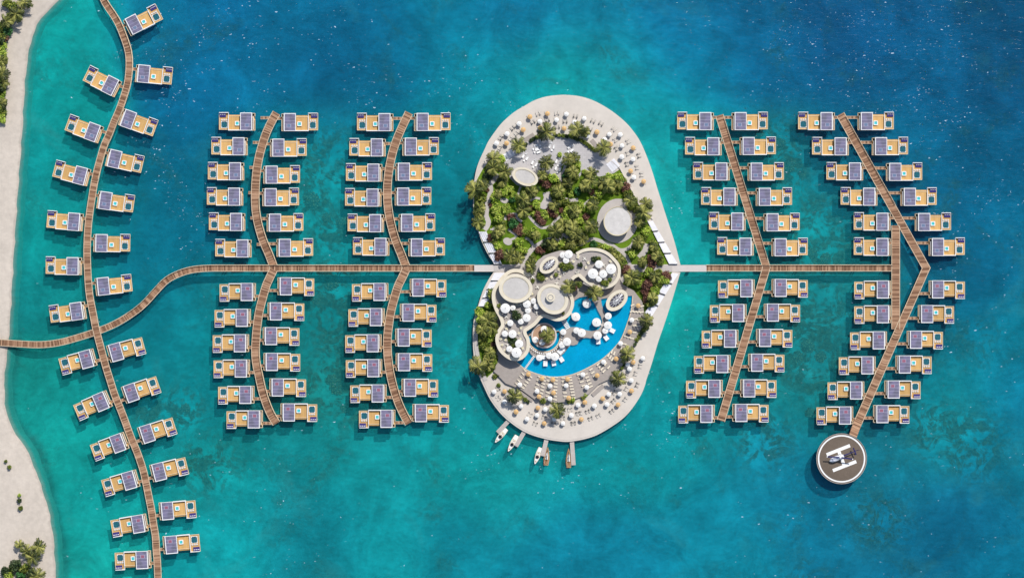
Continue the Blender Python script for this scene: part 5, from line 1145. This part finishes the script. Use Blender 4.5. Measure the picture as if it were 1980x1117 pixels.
# ------------------------------------------------------------------ jetties and boats
for i, (a, b, w, lab) in enumerate((((986.5, 810), (962, 836), 7.2, 'leftmost grey plank jetty below the heart island'), ((1015, 832), (997.6, 862), 7.4, 'second grey plank jetty from the left below the heart island'), ((1057, 848), (1049.2, 881), 7.6, 'third grey plank jetty from the left below the heart island'), ((1105.8, 851), (1109, 898.6), 7.6, 'rightmost grey plank jetty below the heart island'))):
    A, B = P(*a, 1.6), P(*b, 1.6); L = (B - A).length; root = empty('jetty', A, math.atan2(B.y - A.y, B.x - A.x) - math.pi / 2); tag(root, lab, 'jetty', 'grey boat jetties')
    MB().box(-w * K / 2, w * K / 2, 0, L, -.25, 0).build('plank_deck', ['jetty'], root)
    for sg in (-1, 1): MB().box(sg * w * K / 2 - .07, sg * w * K / 2 + .07, 0, L, -.3, .06).build('edge_beam', ['kerb'], root)
    for f in (.35, .65, .95):
        for sg in (-1, 1): place(PILE, 'pile', (sg * (w * K / 2 - .25), L * f, -.25), 0, .8, root)
def hull(L, Wd, stern, mats_, name, zt, fine=1.0):
    n = 14; vs, fs = [], []
    for i in range(n + 1):
        f = i / n; hw = Wd / 2 * ((1 - (max(0, f - .35) / .65) ** (2.0 * fine)) ** .75 if f > .35 else stern + (1 - stern) * math.sin(f / .35 * math.pi / 2)); hw = max(hw, .02); y = -L / 2 + L * f; sh = .25 * f * f
        vs += [(-hw, y, zt + sh), (-hw * .72, y, -.45), (hw * .72, y, -.45), (hw, y, zt + sh), (-hw * .86, y + (0 if i < n else -.05), zt + sh + .02), (hw * .86, y, zt + sh + .02)]
    for i in range(n):
        a, b = 6 * i, 6 * i + 6
        fs += [((a, b, b + 1, a + 1), 0), ((a + 1, b + 1, b + 2, a + 2), 0), ((a + 2, b + 2, b + 3, a + 3), 0), ((a, a + 4, b + 4, b), 0), ((a + 5, a + 3, b + 3, b + 5), 0), ((a + 4, a + 5, b + 5, b + 4), 1)]
    mb = MB(); mb.add(vs, [])
    for f, m in fs: mb.f.append(f); mb.m.append(m)
    mb.f.append((0, 1, 2, 3)); mb.m.append(0); return mb
def yacht(c, bow, L, lab):
    dv = Vector((bow[0] - c[0], -(bow[1] - c[1]))); root = empty('motor_yacht', P(*c, 0), math.atan2(-dv.x, dv.y)); tag(root, lab, 'yacht', 'white motor yachts at the jetties')
    hull(L, 2.55, .82, 0, 'hull', .95).build('hull', ['boatcream', 'boatwhite'], root)
    mb = MB(); mb.box(-.8, .8, -L * .47, -L * .24, .98, 1.25); mb.build('stern_sunbed', ['boatwhite'], root)
    mb = MB(); mb.prism([(-.85, -L * .22), (.85, -L * .22), (.85, L * .02), (.45, L * .10), (-.45, L * .10), (-.85, L * .02)], .97, 1.75); cb = mb.build('cabin', ['boatcream'], root)
    mb = MB(); mb.prism([(-.8, L * .0), (.8, L * .0), (.86, L * .03), (.5, L * .13), (-.5, L * .13), (-.86, L * .03)], 1.0, 1.8); mb.build('windscreen', ['boatglass'], cb)
    mb = MB(); mb.box(-.5, .5, -L * .2, -L * .02, 1.75, 1.95); mb.build('roof', ['boatwhite'], cb)
    for y in (-.17, -.05): MB().box(-.35, .35, L * y - .18, L * y + .18, 1.95, 2.15).build('seat', ['boatseat'], root)
    mb = MB(); mb.box(-.35, .35, L * .31, L * .38, 1.02, 1.2); mb.build('bow_hatch', ['boatseat'], root)
    mb = MB(); mb.box(-.6, .6, L * .15, L * .27, 1.0, 1.22); mb.build('foredeck_sunpad', ['boatwhite'], root)
yacht((968.3, 841.6), (957, 855), 8.6, 'leftmost white motor yacht, moored at the leftmost jetty'); yacht((991, 856.6), (982.3, 872), 8.8, 'middle white motor yacht, left of the second jetty'); yacht((1039.7, 880.5), (1034, 896), 8.4, 'rightmost white motor yacht, left of the third jetty')
def woodboat(c, bow, L, lab):
    dv = Vector((bow[0] - c[0], -(bow[1] - c[1]))); root = empty('wooden_sailboat', P(*c, 0), math.atan2(-dv.x, dv.y)); tag(root, lab, 'sailboat', 'wooden sailboats at the jetties')
    hull(L, 2.8, .74, 0, 'hull', .9, .62).build('hull', ['brownhull', 'boatwood'], root)
    mb = MB(); mb.prism([(-.6, -L * .18), (.6, -L * .18), (.55, L * .06), (.15, L * .22), (-.15, L * .22), (-.55, L * .06)], .92, 1.4); mb.build('cabin', ['boatwhite'], root)
    mb = MB(); mb.tube((0, L * .08, 1), (0, L * .08, 11), .09, .05); ms = mb.build('mast', ['boatglass'], root); MB().tube((0, L * .08, 2.1), (0, -L * .3, 2.0), .13, .09).build('boom', ['boatglass'], ms)
    MB().tube((0, L * .05, 1.75), (0, L * .34, 1.6), .12, .08).build('furled_sail', ['boatglass'], root)
    for sg in (-1, 1): MB().box(sg * .75 - .22, sg * .75 + .22, -L * .42, -L * .24, .95, 1.2).build('cockpit_bench', ['boatseat'], root)
M['brownhull'] = plain('varnished_hull', (.42, .25, .13), .4, .4)
woodboat((1057.4, 880.8), (1059.2, 863), 9.0, 'wooden sailboat moored right of the third jetty'); woodboat((1099.6, 884.5), (1099.4, 866), 9.4, 'wooden sailboat moored left of the rightmost jetty')

# ------------------------------------------------------------------ helipad and helicopter
ZH = 5.2
hc = P(1627.3, 886.2, ZH); root = empty('helipad', hc); tag(root, 'round grey helipad with white ring and letter H out on the water', 'helipad')
circ = lambda r, n=72: [(r * K * math.cos(6.2832 * i / n), r * K * math.sin(6.2832 * i / n)) for i in range(n)]
MB().prism(circ(48.4), -.7, -.12).build('slab', ['pad'], root)
MB().prism(circ(46.4), -.12, 0).build('tarmac', ['asphalt'], root)
MB().ring(circ(48.5), circ(47.9), -.7, .12).build('edge_kerb', ['jetty'], root)
MB().ring(circ(45.6), circ(42.9), .002, .006).build('ring_marking', ['mark'], root)
mb = MB(); u = Vector((math.cos(math.radians(21.4)), math.sin(math.radians(21.4)))); n_ = Vector((-u.y, u.x))
c1, c2 = Vector(((1621 - 1627.3) * K, -(869.7 - 886.2) * K)), Vector(((1633 - 1627.3) * K, -(900.3 - 886.2) * K))
mb.obox(c1, u, 48.2 * K, 6.2 * K, .002, .006); mb.obox(c2, u, 48.2 * K, 6.2 * K, .002, .006); dd = c1 - c2; mb.obox((c1 + c2) / 2, dd, dd.length - 6.1 * K, 6.2 * K, .002, .006); mb.build('letter_marking', ['mark'], root)
for i in range(9):
    a = 6.2832 * i / 9; MB().cyl(40 * K * math.cos(a), 40 * K * math.sin(a), .45, -11.2, -.7, 0, n=12).build('pile', ['pad'], root)
c9 = crop(1560, 820, 9.308); nose, tail, hubp = c9(415, 668), c9(925, 463), c9(603, 592)
ph, pn, pt = P(*hubp, ZH + 3), P(*nose, ZH + 1.5), P(*tail, ZH + 2)
dv = (pn - pt).to_2d().normalized(); root = empty('helicopter', Vector((ph.x, ph.y, ZH + .006)), math.atan2(dv.y, dv.x)); tag(root, 'white and navy helicopter parked on the round helipad', 'helicopter')
lx = (pn - ph).to_2d().length; lt = (ph - pt).to_2d().length
mb = MB(); secs = [(lx, .05, 1.2, .05), (lx - .3, .55, 1.25, .45), (lx - 1.2, 1.0, 1.4, .8), (lx - 2.4, 1.25, 1.5, 1.05), (lx - 3.6, 1.25, 1.55, 1.1), (lx - 4.6, 1.1, 1.6, 1.0), (-.6, .7, 1.75, .75), (-1.6, .42, 1.95, .45)]
n = 14; vs = []
for x, w_, zc, hh in secs:
    for i in range(n): a = 6.2832 * i / n; vs.append((x, w_ * math.cos(a), zc + hh * math.sin(a)))
mb.add(vs, [(k * n + i, k * n + (i + 1) % n, (k + 1) * n + (i + 1) % n, (k + 1) * n + i) for k in range(len(secs) - 1) for i in range(n)] + [tuple(range(n))])
mb.build('fuselage', ['heliwhite'], root, smooth=True)
mb = MB(); mb.ellipsoid((lx - 1.7, 0, 1.72), .8, .75, .75, 0, 14, 8); mb.build('cockpit_glass', ['heliglass'], root, smooth=True)
mb = MB(); mb.ellipsoid((-.4, 0, 2.7), 1.5, .85, .55, 0, 14, 8); mb.box(-1.8, -.5, -.85, .85, 2.3, 3.0); mb.build('engine_cowling', ['heliwhite'], root)
for s_ in (-.22, .22): MB().cyl(-.9, s_, .13, 3.0, 3.12, 0, n=10).build('exhaust', ['dark'], root)
mb = MB(); mb.tube((-1.2, 0, 2.2), (-lt + .3, 0, 2.35), .42, .12, 0, 10); tb = mb.build('tail_boom', ['helinavy'], root)
mb = MB(); mb.box(-lt + 1.5, -lt + 2.1, -1.7, 1.7, 2.3, 2.38); mb.box(-lt + 1.4, -lt + 2.2, -1.75, -1.65, 2.1, 2.8); mb.box(-lt + 1.4, -lt + 2.2, 1.65, 1.75, 2.1, 2.8); mb.build('tailplane', ['helinavy'], tb)
mb = MB(); mb.add([(-lt + .9, -.06, 2.3), (-lt, -.06, 3.7), (-lt - .5, -.06, 3.7), (-lt + .1, -.06, 2.1), (-lt + .9, .06, 2.3), (-lt, .06, 3.7), (-lt - .5, .06, 3.7), (-lt + .1, .06, 2.1)], [(0, 1, 2, 3), (7, 6, 5, 4), (0, 4, 5, 1), (1, 5, 6, 2), (2, 6, 7, 3), (3, 7, 4, 0)]); mb.build('tail_fin', ['helinavy'], tb)
mb = MB(); mb.tube((-lt, .12, 2.6), (-lt - .6, .12, 3.7), .06, .05, 0, 4); mb.tube((-lt, .12, 2.6), (-lt + .6, .12, 1.6), .06, .05, 0, 4); mb.build('tail_rotor', ['dark'], tb)
MB().cyl(0, 0, .1, 2.9, 3.5, 0, n=8).build('rotor_mast', ['metal'], root); MB().cyl(0, 0, .32, 3.42, 3.58, 0, n=10).build('rotor_hub', ['heliwhite'], root)
b1, b2 = P(*c9(362, 580), ZH + 3.5), P(*c9(832, 624), ZH + 3.5); Rm = Matrix.Rotation(-root.rotation_euler.z, 3, 'Z')
for q in (b1, b2):
    w_ = Rm @ (q - Vector((ph.x, ph.y, ZH + 3.5))); e = Vector((w_.x, w_.y)); ang = e.normalized(); mb = MB()
    mb.obox(ang * (e.length * .5 + .1), ang, e.length - .9, .62, 3.48, 3.54); mb.obox(ang * (e.length - .3), ang, .7, .6, 3.48, 3.54, 1); mb.build('rotor_blade', ['helinavy', 'heliwhite'], root)
for s_ in (-1, 1):
    mb = MB(); mb.tube((lx - 1.4, s_ * 1.15, .1), (-1.6, s_ * 1.15, .1), .07, .07); mb.tube((lx - 1.4, s_ * 1.15, .1), (lx - .9, s_ * 1.15, .3), .07, .05); mb.build('skid', ['metal'], root)
    mb = MB(); mb.tube((lx - 2.2, s_ * 1.15, .1), (lx - 2.2, s_ * .6, .8), .05); mb.tube((-.8, s_ * 1.15, .1), (-.8, s_ * .5, 1.2), .05); mb.build('skid_strut', ['metal'], root)
# ramp from the boardwalk up to the pad
A, B = P(1654.5, 828, ZD), P(1650, 840, ZD); mb = MB(); Vv = []
u = (P(1652, 832, 0) - P(1791, 518, 0)).to_2d().normalized(); n_ = Vector((-u.y, u.x)) * 1.95
a2 = P(1660, 812.5, ZD).to_2d(); b2_ = P(1651.5, 843.5, ZH).to_2d()
b2_ = a2 + u * (b2_ - a2).dot(u)
vs = [(*(a2 + n_), ZD + .05), (*(a2 - n_), ZD + .05), (*(b2_ - n_), ZH - .02), (*(b2_ + n_), ZH - .02)]
mb.add(vs + [(x, y, z - .3) for x, y, z in vs], [(0, 3, 2, 1), (4, 5, 6, 7), (0, 1, 5, 4), (1, 2, 6, 5), (2, 3, 7, 6), (3, 0, 4, 7)]); L_ = (b2_ - a2).length
mb.uv = [(0, 3.9), (0, 0), (L_, 0), (L_, 3.9)] * 2; tag(mb.build('ramp', ['walk']), 'wooden ramp climbing from the outer east boardwalk to the helipad', 'ramp')

# coral heads on the sea bed
mbc = MB(); rr = random.Random(5)
mbc.ellipsoid((0, 0, -.25), .92, .88, .55, 1, 20, 10)
for k in range(170):
    a, q = rr.uniform(0, 6.28), math.sqrt(rr.random()); w_ = rr.uniform(.05, .10); mbc.ellipsoid((q * math.cos(a), q * math.sin(a), .28 * (1 - q * q)), w_, w_ * rr.uniform(.7, 1.2), .09, rr.choice((0, 1, 1)), 6, 4)
M['coral1'] = ground('olive_coral', (.13, .30, .19), .3, .4, 1.5); M['coral2'] = ground('grey_coral', (.03, .14, .12), .3, .4, 1.5); CRL = mbc.mesh('coral_head', ['coral1', 'coral2'])
CL = [(601, 387, 17), (663, 432, 15), (630, 420, 10), (1528, 322, 12), (1512, 275, 10), (1535, 315, 9), (1555, 340, 7), (1590, 690, 12), (1565, 670, 14), (1545, 690, 12), (690, 770, 14), (650, 750, 15), (640, 545, 16), (610, 580, 10), (700, 800, 12), (1570, 800, 11), (1545, 245, 9), (640, 735, 12), (668, 790, 11), (1600, 500, 12), (1575, 490, 11), (1470, 255, 10), (355, 790, 10)]
CL.sort()
for i, (px, py, r_) in enumerate(CL):
    q = P(px, py, 0); q.z = bed_z(px, py) + .05; tag(place(CRL, 'coral_head', q, R.uniform(0, 6), (r_ * K, r_ * K, r_ * K * .5)), f'{ordn(i + 1)} rounded coral head from the left seen under the turquoise water', 'coral', 'coral heads under the water')
